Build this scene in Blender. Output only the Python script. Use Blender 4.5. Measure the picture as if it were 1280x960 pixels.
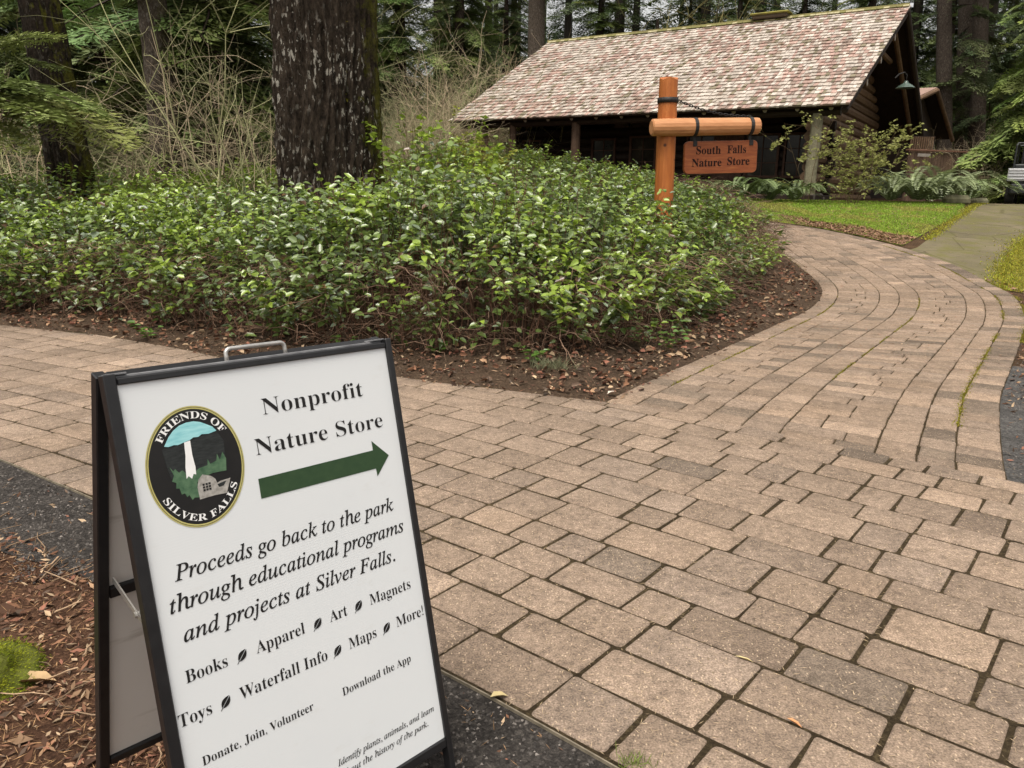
import bpy, math, random
import numpy as np
from mathutils import Vector, noise as mnoise

random.seed(7)
RNG = np.random.default_rng(7)
SC = bpy.context.scene
COL = SC.collection
for _o in list(bpy.data.objects):
    bpy.data.objects.remove(_o)

# ------------------------------------------------------------------ camera, sky, sun, exposure
CAM_H = 1.36
FPX, CX, CY = 961.0, 640.0, 480.0
PITCH, ROLL = math.radians(13.9), math.radians(1.0)
_f = np.array([0, math.cos(PITCH), -math.sin(PITCH)])
_d = np.array([0, -math.sin(PITCH), -math.cos(PITCH)])
_r = np.array([1.0, 0, 0])
_xi = math.cos(ROLL) * _r - math.sin(ROLL) * _d
_yi = math.sin(ROLL) * _r + math.cos(ROLL) * _d
CR = np.stack([_xi, _yi, _f], 1)
CO = np.array([0, 0, CAM_H])
cam = bpy.data.cameras.new('camera')
cam.sensor_width = 36.0
cam.lens = FPX / 1280 * 36.0
cam.clip_start = 0.05
cam.clip_end = 1500
cob = bpy.data.objects.new('camera', cam)
COL.objects.link(cob)
from mathutils import Matrix
cob.matrix_world = Matrix(((_xi[0], -_yi[0], -_f[0], 0), (_xi[1], -_yi[1], -_f[1], 0),
                           (_xi[2], -_yi[2], -_f[2], CAM_H), (0, 0, 0, 1)))
SC.camera = cob

SUN_EL, SUN_AZ = math.radians(70), math.radians(205)       # azimuth clockwise from +Y: high, slightly behind
world = bpy.data.worlds.new('World')
SC.world = world
world.use_nodes = True
nt = world.node_tree
nt.nodes.clear()
sky = nt.nodes.new('ShaderNodeTexSky')
sky.sky_type = 'NISHITA'
sky.sun_disc = False
sky.sun_elevation = SUN_EL
sky.sun_rotation = SUN_AZ
sky.air_density = 1.0
sky.dust_density = 5.0
sky.ozone_density = 1.0
hsv = nt.nodes.new('ShaderNodeHueSaturation')
hsv.inputs['Saturation'].default_value = 0.18              # a grey overcast sky
hsv.inputs['Value'].default_value = 1.0
warm = nt.nodes.new('ShaderNodeMix')
warm.data_type = 'RGBA'
warm.blend_type = 'MULTIPLY'
warm.inputs[0].default_value = 1.0
warm.inputs[7].default_value = (1.0, 0.965, 0.91, 1)
bg = nt.nodes.new('ShaderNodeBackground')
bg.inputs['Strength'].default_value = 0.15
wo = nt.nodes.new('ShaderNodeOutputWorld')
nt.links.new(sky.outputs[0], hsv.inputs['Color'])
nt.links.new(hsv.outputs[0], warm.inputs[6])
nt.links.new(warm.outputs[2], bg.inputs[0])
nt.links.new(bg.outputs[0], wo.inputs[0])

sun = bpy.data.lights.new('sun', 'SUN')
sun.energy = 1.5
sun.angle = math.radians(35)
sun.color = (1.0, 0.94, 0.84)
so = bpy.data.objects.new('sun', sun)
COL.objects.link(so)
sdir = Vector((math.sin(SUN_AZ) * math.cos(SUN_EL), math.cos(SUN_AZ) * math.cos(SUN_EL), math.sin(SUN_EL)))
so.rotation_euler = (-sdir).to_track_quat('-Z', 'Y').to_euler()
so.location = (0, 0, 60)

SC.view_settings.view_transform = 'Standard'
SC.view_settings.look = 'None'
SC.view_settings.exposure = 0.7
SC.view_settings.gamma = 1.0
SC.view_settings.use_curve_mapping = False
SC.render.engine = 'CYCLES'
SC.cycles.max_bounces = 6
SC.cycles.diffuse_bounces = 3
SC.cycles.use_denoising = True

# ------------------------------------------------------------------ terrain and layout helpers
def sstep(a, b, x):
    t = np.clip((np.asarray(x, float) - a) / (b - a), 0, 1)
    return t * t * (3 - 2 * t)

def gz(x, y):
    x = np.asarray(x, float); y = np.asarray(y, float)
    z = 1.30 * sstep(7.5, 21.5, y) + 0.018 * np.clip(y - 26, 0, 80)
    return z

def ray(px, py):
    return CR @ np.array([(px - CX) / FPX, (py - CY) / FPX, 1.0])

def gp(px, py, dz=0.0):
    """Where the terrain (raised by dz) is met by the line of sight used to survey the photograph."""
    d = ray(px, py); t = 0.8; st = 0.1
    while t < 120:
        p = CO + d * t
        if p[2] < gz(p[0], p[1]) + dz:
            a, b = t - st, t
            for _ in range(25):
                m = (a + b) / 2; p = CO + d * m
                if p[2] < gz(p[0], p[1]) + dz: b = m
                else: a = m
            return p
        t += st
    return CO + d * 60

def at(px, py, Y):
    d = ray(px, py)
    return CO + d * (Y / d[1])

def unit(v):
    v = np.asarray(v, float); return v / (np.linalg.norm(v) + 1e-12)

def pnoise(x, y, z=0.0, s=1.0):
    return mnoise.noise(Vector((x * s, y * s, z * s)))

def seg_dist(P, poly, closed=True):
    """distance of points P (n,2) to a polyline"""
    poly = np.asarray(poly, float)[:, :2]
    A = poly if closed else poly[:-1]
    B = np.roll(poly, -1, 0) if closed else poly[1:]
    best = np.full(len(P), 1e9)
    for a, b in zip(A, B):
        ab = b - a
        t = np.clip(((P - a) @ ab) / (ab @ ab + 1e-12), 0, 1)
        best = np.minimum(best, np.linalg.norm(P - (a + t[:, None] * ab), axis=1))
    return best

def inside(P, poly):
    poly = np.asarray(poly, float)[:, :2]
    x, y = P[:, 0], P[:, 1]
    r = np.zeros(len(P), bool)
    j = len(poly) - 1
    for i in range(len(poly)):
        xi, yi = poly[i]; xj, yj = poly[j]
        c = ((yi > y) != (yj > y)) & (x < (xj - xi) * (y - yi) / (yj - yi + 1e-12) + xi)
        r ^= c
        j = i
    return r

def sdist(P, poly):
    d = seg_dist(P, poly)
    return np.where(inside(P, poly), d, -d)

def smooth_line(pts, n):
    """Catmull-Rom through points, resampled to n equal steps"""
    P = np.asarray(pts, float)
    Q = np.vstack([2 * P[0] - P[1], P, 2 * P[-1] - P[-2]])
    out = []
    for i in range(1, len(Q) - 2):
        for t in np.linspace(0, 1, 12, endpoint=False):
            a, b, c, d = Q[i - 1], Q[i], Q[i + 1], Q[i + 2]
            out.append(0.5 * ((2 * b) + (c - a) * t + (2 * a - 5 * b + 4 * c - d) * t * t + (-a + 3 * b - 3 * c + d) * t ** 3))
    out.append(P[-1])
    out = np.array(out)
    L = np.concatenate([[0], np.cumsum(np.linalg.norm(np.diff(out, axis=0), axis=1))])
    s = np.linspace(0, L[-1], n)
    return np.stack([np.interp(s, L, out[:, k]) for k in range(out.shape[1])], 1)

# ------------------------------------------------------------------ mesh helpers
def mesh_np(name, V, F, mat, cols=None, midx=None, smooth=False):
    """F: array (n,k) or list of such arrays"""
    if not isinstance(F, list): F = [F]
    F = [np.asarray(f, np.int32) for f in F if len(f)]
    me = bpy.data.meshes.new(name)
    V = np.asarray(V, np.float32)
    me.vertices.add(len(V)); me.vertices.foreach_set('co', V.ravel())
    loops = np.concatenate([f.ravel() for f in F])
    tot = np.concatenate([np.full(len(f), f.shape[1], np.int32) for f in F])
    me.loops.add(len(loops)); me.loops.foreach_set('vertex_index', loops)
    me.polygons.add(len(tot))
    me.polygons.foreach_set('loop_start', np.concatenate([[0], np.cumsum(tot)[:-1]]).astype(np.int32))
    me.polygons.foreach_set('loop_total', tot)
    for m in (mat if isinstance(mat, (list, tuple)) else [mat]): me.materials.append(m)
    if midx is not None: me.polygons.foreach_set('material_index', np.asarray(midx, np.int32))
    if smooth: me.polygons.foreach_set('use_smooth', np.ones(len(tot), bool))
    me.update(calc_edges=True)
    if cols is not None:
        a = me.color_attributes.new('Col', 'FLOAT_COLOR', 'POINT')
        c = np.ones((len(V), 4), np.float32); c[:, :3] = cols
        a.data.foreach_set('color', c.ravel())
    me.validate()
    return me

class MB:
    """collects shapes into ONE mesh"""
    def __init__(s): s.V = []; s.F = []; s.MI = []; s.C = []
    def add(s, V, F, mi=0, c=(1, 1, 1)):
        o = len(s.V)
        s.V += [tuple(v) for v in V]
        s.F += [tuple(i + o for i in f) for f in F]
        s.MI += [mi] * len(F); s.C += [c] * len(V)
        return s
    def box(s, c, size, ax=None, mi=0, col=(1, 1, 1), bev=0.0):
        """box with optional axes (3 unit vectors) and a chamfer"""
        ax = np.eye(3) if ax is None else np.asarray(ax, float)
        h = np.asarray(size, float) / 2
        c = np.asarray(c, float)
        if bev <= 0:
            V = [c + ax[0] * x * h[0] + ax[1] * y * h[1] + ax[2] * z * h[2] for x in (-1, 1) for y in (-1, 1) for z in (-1, 1)]
            F = [(0, 1, 3, 2), (4, 6, 7, 5), (0, 4, 5, 1), (2, 3, 7, 6), (0, 2, 6, 4), (1, 5, 7, 3)]
            return s.add(V, F, mi, col)
        V = []; idx = {}
        for x in (-1, 1):
            for y in (-1, 1):
                for z in (-1, 1):
                    for k in range(3):
                        q = np.array([x, y, z], float) * (h - bev); q[k] = (x, y, z)[k] * h[k]
                        idx[(x, y, z, k)] = len(V); V.append(c + ax[0] * q[0] + ax[1] * q[1] + ax[2] * q[2])
        F = []
        for k in range(3):
            a, b = [(1, 2), (0, 2), (0, 1)][k]
            for sg in (-1, 1):
                f = []
                for u, v in ((-1, -1), (1, -1), (1, 1), (-1, 1)):
                    p = [0, 0, 0]; p[k] = sg; p[a] = u; p[b] = v; f.append(idx[(*p, k)])
                if (sg == 1) ^ (k == 1): F.append(tuple(f))
                else: F.append(tuple(f[::-1]))
        for k in range(3):
            a, b = [(1, 2), (0, 2), (0, 1)][k]
            for u in (-1, 1):
                for v in (-1, 1):
                    p0 = [0, 0, 0]; p0[a] = u; p0[b] = v; p0[k] = -1
                    p1 = list(p0); p1[k] = 1
                    F.append((idx[(*p0, a)], idx[(*p1, a)], idx[(*p1, b)], idx[(*p0, b)]))
        for x in (-1, 1):
            for y in (-1, 1):
                for z in (-1, 1): F.append(tuple(idx[(x, y, z, k)] for k in range(3)))
        return s.add(V, F, mi, col)
    def tube(s, pts, r, n=8, mi=0, col=(1, 1, 1), caps=True):
        pts = np.asarray(pts, float); m = len(pts)
        r = np.full(m, r, float) if np.isscalar(r) else np.asarray(r, float)
        T = np.gradient(pts, axis=0); T /= np.linalg.norm(T, axis=1)[:, None] + 1e-12
        ref = np.array([0, 0, 1.0]) if abs(T[0][2]) < 0.9 else np.array([1.0, 0, 0])
        V = []
        for i in range(m):
            a = unit(np.cross(T[i], ref)); b = np.cross(a, T[i])
            for k in range(n):
                th = 2 * math.pi * k / n
                V.append(pts[i] + r[i] * (a * math.cos(th) + b * math.sin(th)))
        F = [(i * n + k, i * n + (k + 1) % n, (i + 1) * n + (k + 1) % n, (i + 1) * n + k) for i in range(m - 1) for k in range(n)]
        if caps: F += [tuple(range(n))[::-1], tuple(range((m - 1) * n, m * n))]
        return s.add(V, F, mi, col)
    def poly(s, P, mi=0, col=(1, 1, 1)):
        return s.add(P, [tuple(range(len(P)))], mi, col)
    def mesh(s, name, mat, smooth=False):
        me = bpy.data.meshes.new(name)
        me.from_pydata([tuple(map(float, v)) for v in s.V], [], s.F)
        for m in (mat if isinstance(mat, (list, tuple)) else [mat]): me.materials.append(m)
        me.polygons.foreach_set('material_index', s.MI)
        a = me.color_attributes.new('Col', 'FLOAT_COLOR', 'POINT')
        a.data.foreach_set('color', np.array([(*c, 1) for c in s.C], np.float32).ravel())
        if smooth:
            me.polygons.foreach_set('use_smooth', [True] * len(me.polygons))
        me.update()
        return me

def link(name, data, parent=None, loc=None):
    o = bpy.data.objects.new(name, data)
    COL.objects.link(o)
    if parent is not None: o.parent = parent
    if loc is not None: o.location = [float(v) for v in loc]
    return o

def tag(o, label, cat, group=None, kind=None):
    if label: o['label'] = label
    if cat: o['category'] = cat
    if group: o['group'] = group
    if kind: o['kind'] = kind
    return o

def thing(name, label, cat, loc=(0, 0, 0), rz=0.0, group=None):
    o = link(name, None, None, loc)
    o.empty_display_size = 0.1
    o.rotation_euler = (0, 0, rz)
    return tag(o, label, cat, group)

def struct(name, me):
    o = link(name, me); o['kind'] = 'structure'; return o

def stuff(name, me, label=None, cat=None):
    o = link(name, me); o['kind'] = 'stuff'
    return tag(o, label, cat)

def copy_tree(o, parent=None):
    c = o.copy(); COL.objects.link(c)
    if parent is not None: c.parent = parent
    for ch in list(o.children): copy_tree(ch, c)
    return c

def tubes_np(P, Rr, sides=3):
    """P (N,n,3) paths, Rr (N,n) radii -> V,F quads"""
    P = np.asarray(P, float); N, n, _ = P.shape
    T = np.gradient(P, axis=1); T /= np.linalg.norm(T, axis=2, keepdims=True) + 1e-9
    ref = np.where(np.abs(T[:, :1, 2:3]) < 0.9, np.array([0, 0, 1.0]), np.array([1.0, 0, 0]))
    A = np.cross(T, np.broadcast_to(ref, T.shape)); A /= np.linalg.norm(A, axis=2, keepdims=True) + 1e-9
    B = np.cross(A, T)
    th = 2 * np.pi * np.arange(sides) / sides
    V = P[:, :, None] + Rr[:, :, None, None] * (A[:, :, None] * np.cos(th)[:, None] + B[:, :, None] * np.sin(th)[:, None])
    i, j, k = np.meshgrid(np.arange(N), np.arange(n - 1), np.arange(sides), indexing='ij')
    b = i * n * sides
    k2 = (k + 1) % sides
    F = np.stack([b + j * sides + k, b + j * sides + k2, b + (j + 1) * sides + k2, b + (j + 1) * sides + k], -1).reshape(-1, 4)
    return V.reshape(-1, 3), F

def leaves_np(C, D, Nn, Ln, Wd, fold=0.25):
    """ovate leaves: base C, direction D, normal Nn, length, width -> V (n*6), F quads"""
    D = D / (np.linalg.norm(D, axis=1, keepdims=True) + 1e-9)
    S = np.cross(D, Nn); S /= np.linalg.norm(S, axis=1, keepdims=True) + 1e-9
    U = np.cross(S, D)
    L = Ln[:, None]; W = Wd[:, None]
    p0 = C; p3 = C + D * L - U * L * 0.10
    l1 = C + D * L * 0.25 + S * W * 0.45 + U * W * fold; l2 = C + D * L * 0.68 + S * W * 0.36 + U * W * fold * 0.7
    r1 = C + D * L * 0.25 - S * W * 0.45 + U * W * fold; r2 = C + D * L * 0.68 - S * W * 0.36 + U * W * fold * 0.7
    V = np.stack([p0, l1, l2, p3, r2, r1], 1).reshape(-1, 3)
    b = np.arange(len(C))[:, None] * 6
    F = np.concatenate([b + [0, 3, 2, 1], b + [0, 5, 4, 3]])
    return V, F

def slivers_np(C, D, Ln, Wd, up=None):
    """thin flat slivers (needles, chips, blades)"""
    D = D / (np.linalg.norm(D, axis=1, keepdims=True) + 1e-9)
    up = np.tile([0, 0, 1.0], (len(C), 1)) if up is None else up
    S = np.cross(D, up); S /= np.linalg.norm(S, axis=1, keepdims=True) + 1e-9
    a = C - D * Ln[:, None] / 2; c = C + D * Ln[:, None] / 2
    b1 = C + S * Wd[:, None] / 2; b2 = C - S * Wd[:, None] / 2
    V = np.stack([a, b2, c, b1], 1).reshape(-1, 3)
    F = np.arange(len(C))[:, None] * 4 + [0, 1, 2, 3]
    return V, F

def rdir(n, zlo=-1, zhi=1, rng=RNG):
    th = rng.uniform(0, 2 * np.pi, n); z = rng.uniform(zlo, zhi, n); r = np.sqrt(np.clip(1 - z * z, 0, 1))
    return np.stack([r * np.cos(th), r * np.sin(th), z], 1)

# ------------------------------------------------------------------ materials
class NT:
    def __init__(s, name):
        s.m = bpy.data.materials.new(name); s.m.use_nodes = True
        s.t = s.m.node_tree; s.n = s.t.nodes; s.b = s.n['Principled BSDF']
        s.tc = s.n.new('ShaderNodeTexCoord')
    def l(s, a, b): s.t.links.new(a, b)
    def noise(s, scale, detail=6, rough=0.6, stretch=None, coord='Object', dist=0.0):
        n = s.n.new('ShaderNodeTexNoise')
        n.inputs['Scale'].default_value = scale; n.inputs['Detail'].default_value = detail
        n.inputs['Roughness'].default_value = rough; n.inputs['Distortion'].default_value = dist
        if stretch:
            mp = s.n.new('ShaderNodeMapping'); mp.inputs['Scale'].default_value = stretch
            s.l(s.tc.outputs[coord], mp.inputs[0]); s.l(mp.outputs[0], n.inputs['Vector'])
        else: s.l(s.tc.outputs[coord], n.inputs['Vector'])
        return n.outputs['Fac']
    def vor(s, scale, coord='Object', stretch=None, feature='F1'):
        n = s.n.new('ShaderNodeTexVoronoi'); n.inputs['Scale'].default_value = scale; n.feature = feature
        if stretch:
            mp = s.n.new('ShaderNodeMapping'); mp.inputs['Scale'].default_value = stretch
            s.l(s.tc.outputs[coord], mp.inputs[0]); s.l(mp.outputs[0], n.inputs['Vector'])
        else: s.l(s.tc.outputs[coord], n.inputs['Vector'])
        return n.outputs['Distance']
    def ramp(s, fac, stops):
        r = s.n.new('ShaderNodeValToRGB'); e = r.color_ramp.elements
        while len(e) < len(stops): e.new(0.5)
        for k, (p, c) in enumerate(stops):
            e[k].position = p; e[k].color = (*c, 1) if not np.isscalar(c) else (c, c, c, 1)
        s.l(fac, r.inputs[0]); return r.outputs[0]
    def mix(s, fac, a, b, mode='MIX'):
        m = s.n.new('ShaderNodeMix'); m.data_type = 'RGBA'; m.blend_type = mode
        for k, v in ((0, fac), (6, a), (7, b)):
            sock = m.inputs[k]
            if hasattr(v, 'is_output'): s.l(v, sock)
            elif np.isscalar(v): sock.default_value = v if k == 0 else (v, v, v, 1)
            else: sock.default_value = (*v, 1)
        return m.outputs[2]
    def math(s, op, a, b=0.0):
        m = s.n.new('ShaderNodeMath'); m.operation = op
        for sock, v in ((m.inputs[0], a), (m.inputs[1], b)):
            if hasattr(v, 'is_output'): s.l(v, sock)
            else: sock.default_value = v
        return m.outputs[0]
    def attr(s):
        a = s.n.new('ShaderNodeAttribute'); a.attribute_name = 'Col'; return a.outputs['Color']
    def bump(s, h, strength=0.4, dist=0.01):
        b = s.n.new('ShaderNodeBump'); b.inputs['Strength'].default_value = strength; b.inputs['Distance'].default_value = dist
        s.l(h, b.inputs['Height']); s.l(b.outputs[0], s.b.inputs['Normal'])
    def done(s, col, rough=0.8, spec=0.3, metal=0.0):
        if hasattr(col, 'is_output'): s.l(col, s.b.inputs['Base Color'])
        else: s.b.inputs['Base Color'].default_value = (*col, 1)
        s.b.inputs['Roughness'].default_value = rough
        s.b.inputs['Specular IOR Level'].default_value = spec
        s.b.inputs['Metallic'].default_value = metal
        return s.m

def simple(name, c1, c2, scale=8, rough=0.8, spec=0.3, attr=False, bump=0.0, bdist=0.01, stretch=None, metal=0, detail=6):
    t = NT(name)
    nz = t.noise(scale, detail, 0.6, stretch)
    c = t.ramp(nz, [(0.3, c1), (0.7, c2)])
    if attr: c = t.mix(1.0, c, t.attr(), 'MULTIPLY')
    if bump: t.bump(nz, bump, bdist)
    return t.done(c, rough, spec, metal)

def leafmat(name, tr=0.25, rough=0.45, spec=0.4):
    t = NT(name)
    nz = t.noise(9, 3)
    c = t.mix(1.0, t.attr(), t.ramp(nz, [(0.25, 0.75), (0.75, 1.15)]), 'MULTIPLY')
    t.done(c, rough, spec)
    ts = t.n.new('ShaderNodeBsdfTranslucent'); t.l(c, ts.inputs[0])
    ms = t.n.new('ShaderNodeMixShader'); ms.inputs[0].default_value = tr
    t.l(t.b.outputs[0], ms.inputs[1]); t.l(ts.outputs[0], ms.inputs[2])
    t.l(ms.outputs[0], t.n['Material Output'].inputs[0])
    return t.m

def m_paver():
    t = NT('paver_concrete')
    fine = t.noise(170, 4, 0.7); mid = t.noise(38, 5, 0.7); big = t.noise(1.3, 4, 0.6)
    c = t.mix(1.0, t.attr(), t.ramp(fine, [(0.30, 0.42), (0.5, 0.98), (0.70, 1.65)]), 'MULTIPLY')
    c = t.mix(1.0, c, t.ramp(mid, [(0.3, 0.66), (0.7, 1.3)]), 'MULTIPLY')
    c = t.mix(1.0, c, t.ramp(t.noise(8, 6, 0.75, dist=0.5), [(0.32, 0.72), (0.55, 1.02), (0.75, 1.14)]), 'MULTIPLY')
    c = t.mix(t.ramp(big, [(0.45, 0.0), (0.75, 0.55)]), c, t.mix(1.0, c, (0.74, 0.72, 0.68), 'MULTIPLY'))
    fl = t.vor(70, stretch=(1, 0.55, 1))
    c = t.mix(t.ramp(fl, [(0.10, 0.65), (0.2, 0.0)]), c, (0.56, 0.43, 0.30))
    f2 = t.vor(48, stretch=(0.55, 1, 1)); c = t.mix(t.ramp(f2, [(0.07, 0.7), (0.15, 0.0)]), c, (0.11, 0.075, 0.05))
    t.bump(t.math('ADD', fine, t.math('MULTIPLY', mid, 0.7)), 0.7, 0.004)
    return t.done(c, 0.9, 0.2)

def m_soil(name, a, b, c3):
    t = NT(name)
    n1 = t.noise(60, 8, 0.75, dist=0.6); n2 = t.noise(5, 5, 0.6)
    c = t.ramp(n1, [(0.3, a), (0.52, b), (0.72, c3)])
    c = t.mix(1.0, c, t.ramp(n2, [(0.3, 0.7), (0.7, 1.25)]), 'MULTIPLY')
    t.bump(n1, 1.0, 0.02)
    return t.done(c, 0.95, 0.1)

def m_bark(name, dark, mid, lichen=0.0, moss=0.0, side=(1, 0, 0), pos=0.0):
    t = NT(name)
    n1 = t.noise(9, 9, 0.75, stretch=(2.8, 2.8, 1.1), dist=0.4); n2 = t.noise(26, 5, 0.7)
    c = t.ramp(n1, [(0.36, dark), (0.6, mid), (0.8, tuple(1.9 * v for v in mid))])
    c = t.mix(1.0, c, t.ramp(n2, [(0.3, 0.7), (0.7, 1.3)]), 'MULTIPLY')
    if lichen:
        n3 = t.noise(15, 3, 0.65, stretch=(1.5, 1.5, 0.6)); n4 = t.noise(1.3, 3)
        k = t.math('MULTIPLY', t.ramp(n3, [(0.575, 0.0), (0.605, 1.0)]), t.ramp(n4, [(0.42, 0.0), (0.54, 1.0)]))
        c = t.mix(t.math('MULTIPLY', k, lichen), c, (0.42, 0.395, 0.34))
    if moss:
        g = t.n.new('ShaderNodeNewGeometry'); dp = t.n.new('ShaderNodeVectorMath'); dp.operation = 'DOT_PRODUCT'
        t.l(g.outputs['Normal'] if not pos else t.tc.outputs['Object'], dp.inputs[0]); dp.inputs[1].default_value = [v / (pos or 1) for v in side]
        n5 = t.noise(4.5, 6, 0.7)
        k = t.math('ADD', t.math('MULTIPLY', dp.outputs['Value'], 0.55), n5)
        k = t.ramp(k, [(0.86, 0.0), (1.02, 1.0)])
        c = t.mix(t.math('MULTIPLY', k, moss), c, t.ramp(n2, [(0.3, (0.05, 0.055, 0.008)), (0.7, (0.15, 0.14, 0.02))]))
    t.bump(t.math('ADD', n1, t.math('MULTIPLY', n2, 0.4)), 1.0, 0.07)
    return t.done(c, 0.95, 0.1)

def m_log(name, a, b, rough=0.7):
    t = NT(name)
    n1 = t.noise(5, 6, 0.65, stretch=(1, 1, 1)); n2 = t.noise(40, 4, 0.6)
    c = t.mix(1.0, t.ramp(n1, [(0.3, a), (0.7, b)]), t.attr(), 'MULTIPLY')
    c = t.mix(1.0, c, t.ramp(n2, [(0.3, 0.8), (0.7, 1.2)]), 'MULTIPLY')
    t.bump(n1, 0.3, 0.01)
    return t.done(c, rough, 0.25)

def m_stain():
    t = NT('stained_cedar')
    n1 = t.noise(3, 6, 0.65, stretch=(6, 6, 1)); n2 = t.vor(4.5)
    c = t.ramp(n1, [(0.25, (0.30, 0.085, 0.018)), (0.55, (0.42, 0.13, 0.028)), (0.8, (0.52, 0.19, 0.05))])
    c = t.mix(t.ramp(n2, [(0.06, 0.95), (0.13, 0.0)]), c, (0.05, 0.016, 0.008))
    n3 = t.noise(2.2, 8, 0.8, stretch=(16, 16, 0.5)); c = t.mix(t.ramp(n3, [(0.60, 0.0), (0.66, 0.75)]), c, (0.12, 0.03, 0.01))
    t.bump(n1, 0.25, 0.01)
    return t.done(c, 0.5, 0.35)

def m_beam():
    t = NT('peeled_log')
    n1 = t.noise(3, 6, 0.65, stretch=(1, 6, 6))
    c = t.ramp(n1, [(0.25, (0.36, 0.15, 0.06)), (0.55, (0.50, 0.23, 0.10)), (0.8, (0.58, 0.32, 0.17))])
    n2 = t.vor(4.0)
    c = t.mix(t.ramp(n2, [(0.05, 0.8), (0.09, 0.0)]), c, (0.10, 0.035, 0.015))
    t.bump(n1, 0.2, 0.01)
    return t.done(c, 0.55, 0.3)

def m_board():
    t = NT('stained_board')
    n1 = t.noise(4, 6, 0.65, stretch=(1, 1, 9))
    c = t.ramp(n1, [(0.3, (0.15, 0.036, 0.012)), (0.55, (0.235, 0.066, 0.020)), (0.8, (0.31, 0.11, 0.034))])
    t.bump(n1, 0.2, 0.008)
    return t.done(c, 0.5, 0.35)

def m_shake():
    t = NT('cedar_shakes')
    n1 = t.noise(14, 5, 0.7); n2 = t.noise(0.9, 6, 0.7); n3 = t.noise(3.0, 5, 0.7)
    c = t.mix(1.0, t.attr(), t.ramp(n1, [(0.25, 0.7), (0.75, 1.2)]), 'MULTIPLY')
    k = t.math('MULTIPLY', t.ramp(n2, [(0.5, 0.0), (0.68, 1.0)]), t.ramp(n3, [(0.42, 0.0), (0.6, 1.0)]))
    c = t.mix(t.math('MULTIPLY', k, 0.8), c, (0.11, 0.09, 0.045))
    t.bump(n1, 0.4, 0.01)
    return t.done(c, 0.85, 0.25)

def m_panel():
    t = NT('white_corrugated_plastic')
    w = t.n.new('ShaderNodeTexWave'); w.bands_direction = 'Y'; w.inputs['Scale'].default_value = 60
    w.inputs['Distortion'].default_value = 1.5; w.inputs['Detail'].default_value = 2
    t.l(t.tc.outputs['Object'], w.inputs['Vector'])
    n = t.noise(3, 4)
    c = t.ramp(n, [(0.3, (0.63, 0.655, 0.67)), (0.7, (0.655, 0.675, 0.685))])
    c = t.mix(t.math('MULTIPLY', t.ramp(t.noise(6, 7, 0.75, stretch=(1, 2.5, 1)), [(0.58, 0.0), (0.78, 1.0)]), 0.35), c, (0.50, 0.48, 0.44))
    t.bump(w.outputs['Fac'], 0.03, 0.0015)
    return t.done(c, 0.4, 0.4)

MAT = {}
MAT['paver'] = m_paver()
MAT['joint'] = m_soil('joint_soil', (0.022, 0.015, 0.009), (0.062, 0.045, 0.025), (0.15, 0.115, 0.06))
MAT['forest'] = m_soil('forest_floor', (0.03, 0.018, 0.01), (0.075, 0.045, 0.026), (0.15, 0.095, 0.05))
MAT['mulch'] = m_soil('bark_mulch', (0.03, 0.016, 0.010), (0.10, 0.052, 0.032), (0.23, 0.13, 0.075))
MAT['bed'] = m_soil('bed_soil', (0.025, 0.017, 0.012), (0.075, 0.050, 0.033), (0.17, 0.115, 0.075))
MAT['gravel'] = m_soil('dark_gravel', (0.016, 0.014, 0.013), (0.062, 0.055, 0.05), (0.17, 0.15, 0.13))
MAT['grey_gravel'] = m_soil('grey_gravel', (0.03, 0.03, 0.03), (0.10, 0.095, 0.09), (0.24, 0.225, 0.21))
MAT['stone'] = simple('gravel_stone', (0.04, 0.036, 0.034), (0.12, 0.11, 0.10), 30, 0.8, 0.3, attr=True)
MAT['chip'] = simple('wood_chip', (0.75, 0.75, 0.75), (1.1, 1.1, 1.1), 30, 0.9, 0.15, attr=True)
MAT['metal_edge'] = simple('aluminium_edging', (0.10, 0.085, 0.06), (0.26, 0.22, 0.16), 30, 0.5, 0.4)
MAT['black'] = simple('black_steel', (0.006, 0.006, 0.007), (0.012, 0.012, 0.013), 40, 0.38, 0.5)
MAT['iron'] = simple('black_iron', (0.008, 0.007, 0.007), (0.02, 0.018, 0.017), 40, 0.6, 0.4)
MAT['steel'] = simple('bare_steel', (0.42, 0.41, 0.39), (0.60, 0.58, 0.55), 40, 0.38, 0.5, metal=0.8)
MAT['rail'] = simple('sky_grey_rail', (0.10, 0.10, 0.105), (0.20, 0.20, 0.205), 25, 0.4, 0.5)  # grey is reflected sky put into the colour of the metal
MAT['panel'] = m_panel()
_t = NT('smudged_plastic'); _n = _t.noise(2.2, 6, 0.7, stretch=(1, 5, 1)); _n2 = _t.noise(1.2, 4)
MAT['panel_back'] = _t.done(_t.mix(_t.ramp(_n, [(0.56, 0.0), (0.68, 0.7)]), _t.ramp(_n2, [(0.3, (0.62, 0.59, 0.55)), (0.7, (0.70, 0.68, 0.65))]), (0.40, 0.37, 0.33)), 0.5, 0.3)
MAT['ink'] = simple('black_ink', (0.008, 0.008, 0.008), (0.014, 0.013, 0.013), 20, 0.5, 0.3)
MAT['green_ink'] = simple('green_ink', (0.022, 0.052, 0.022), (0.032, 0.066, 0.028), 60, 0.5, 0.3)
MAT['gold'] = simple('gold_ink', (0.40, 0.36, 0.12), (0.50, 0.46, 0.18), 60, 0.5, 0.3)
MAT['skyink'] = simple('sky_ink', (0.20, 0.50, 0.54), (0.36, 0.66, 0.68), 30, 0.5, 0.3, stretch=(1, 5, 1))
MAT['whiteink'] = simple('white_ink', (0.74, 0.74, 0.73), (0.80, 0.80, 0.79), 60, 0.5, 0.3)
MAT['greyink'] = simple('grey_ink', (0.20, 0.19, 0.17), (0.42, 0.40, 0.37), 120, 0.5, 0.3)
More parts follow.
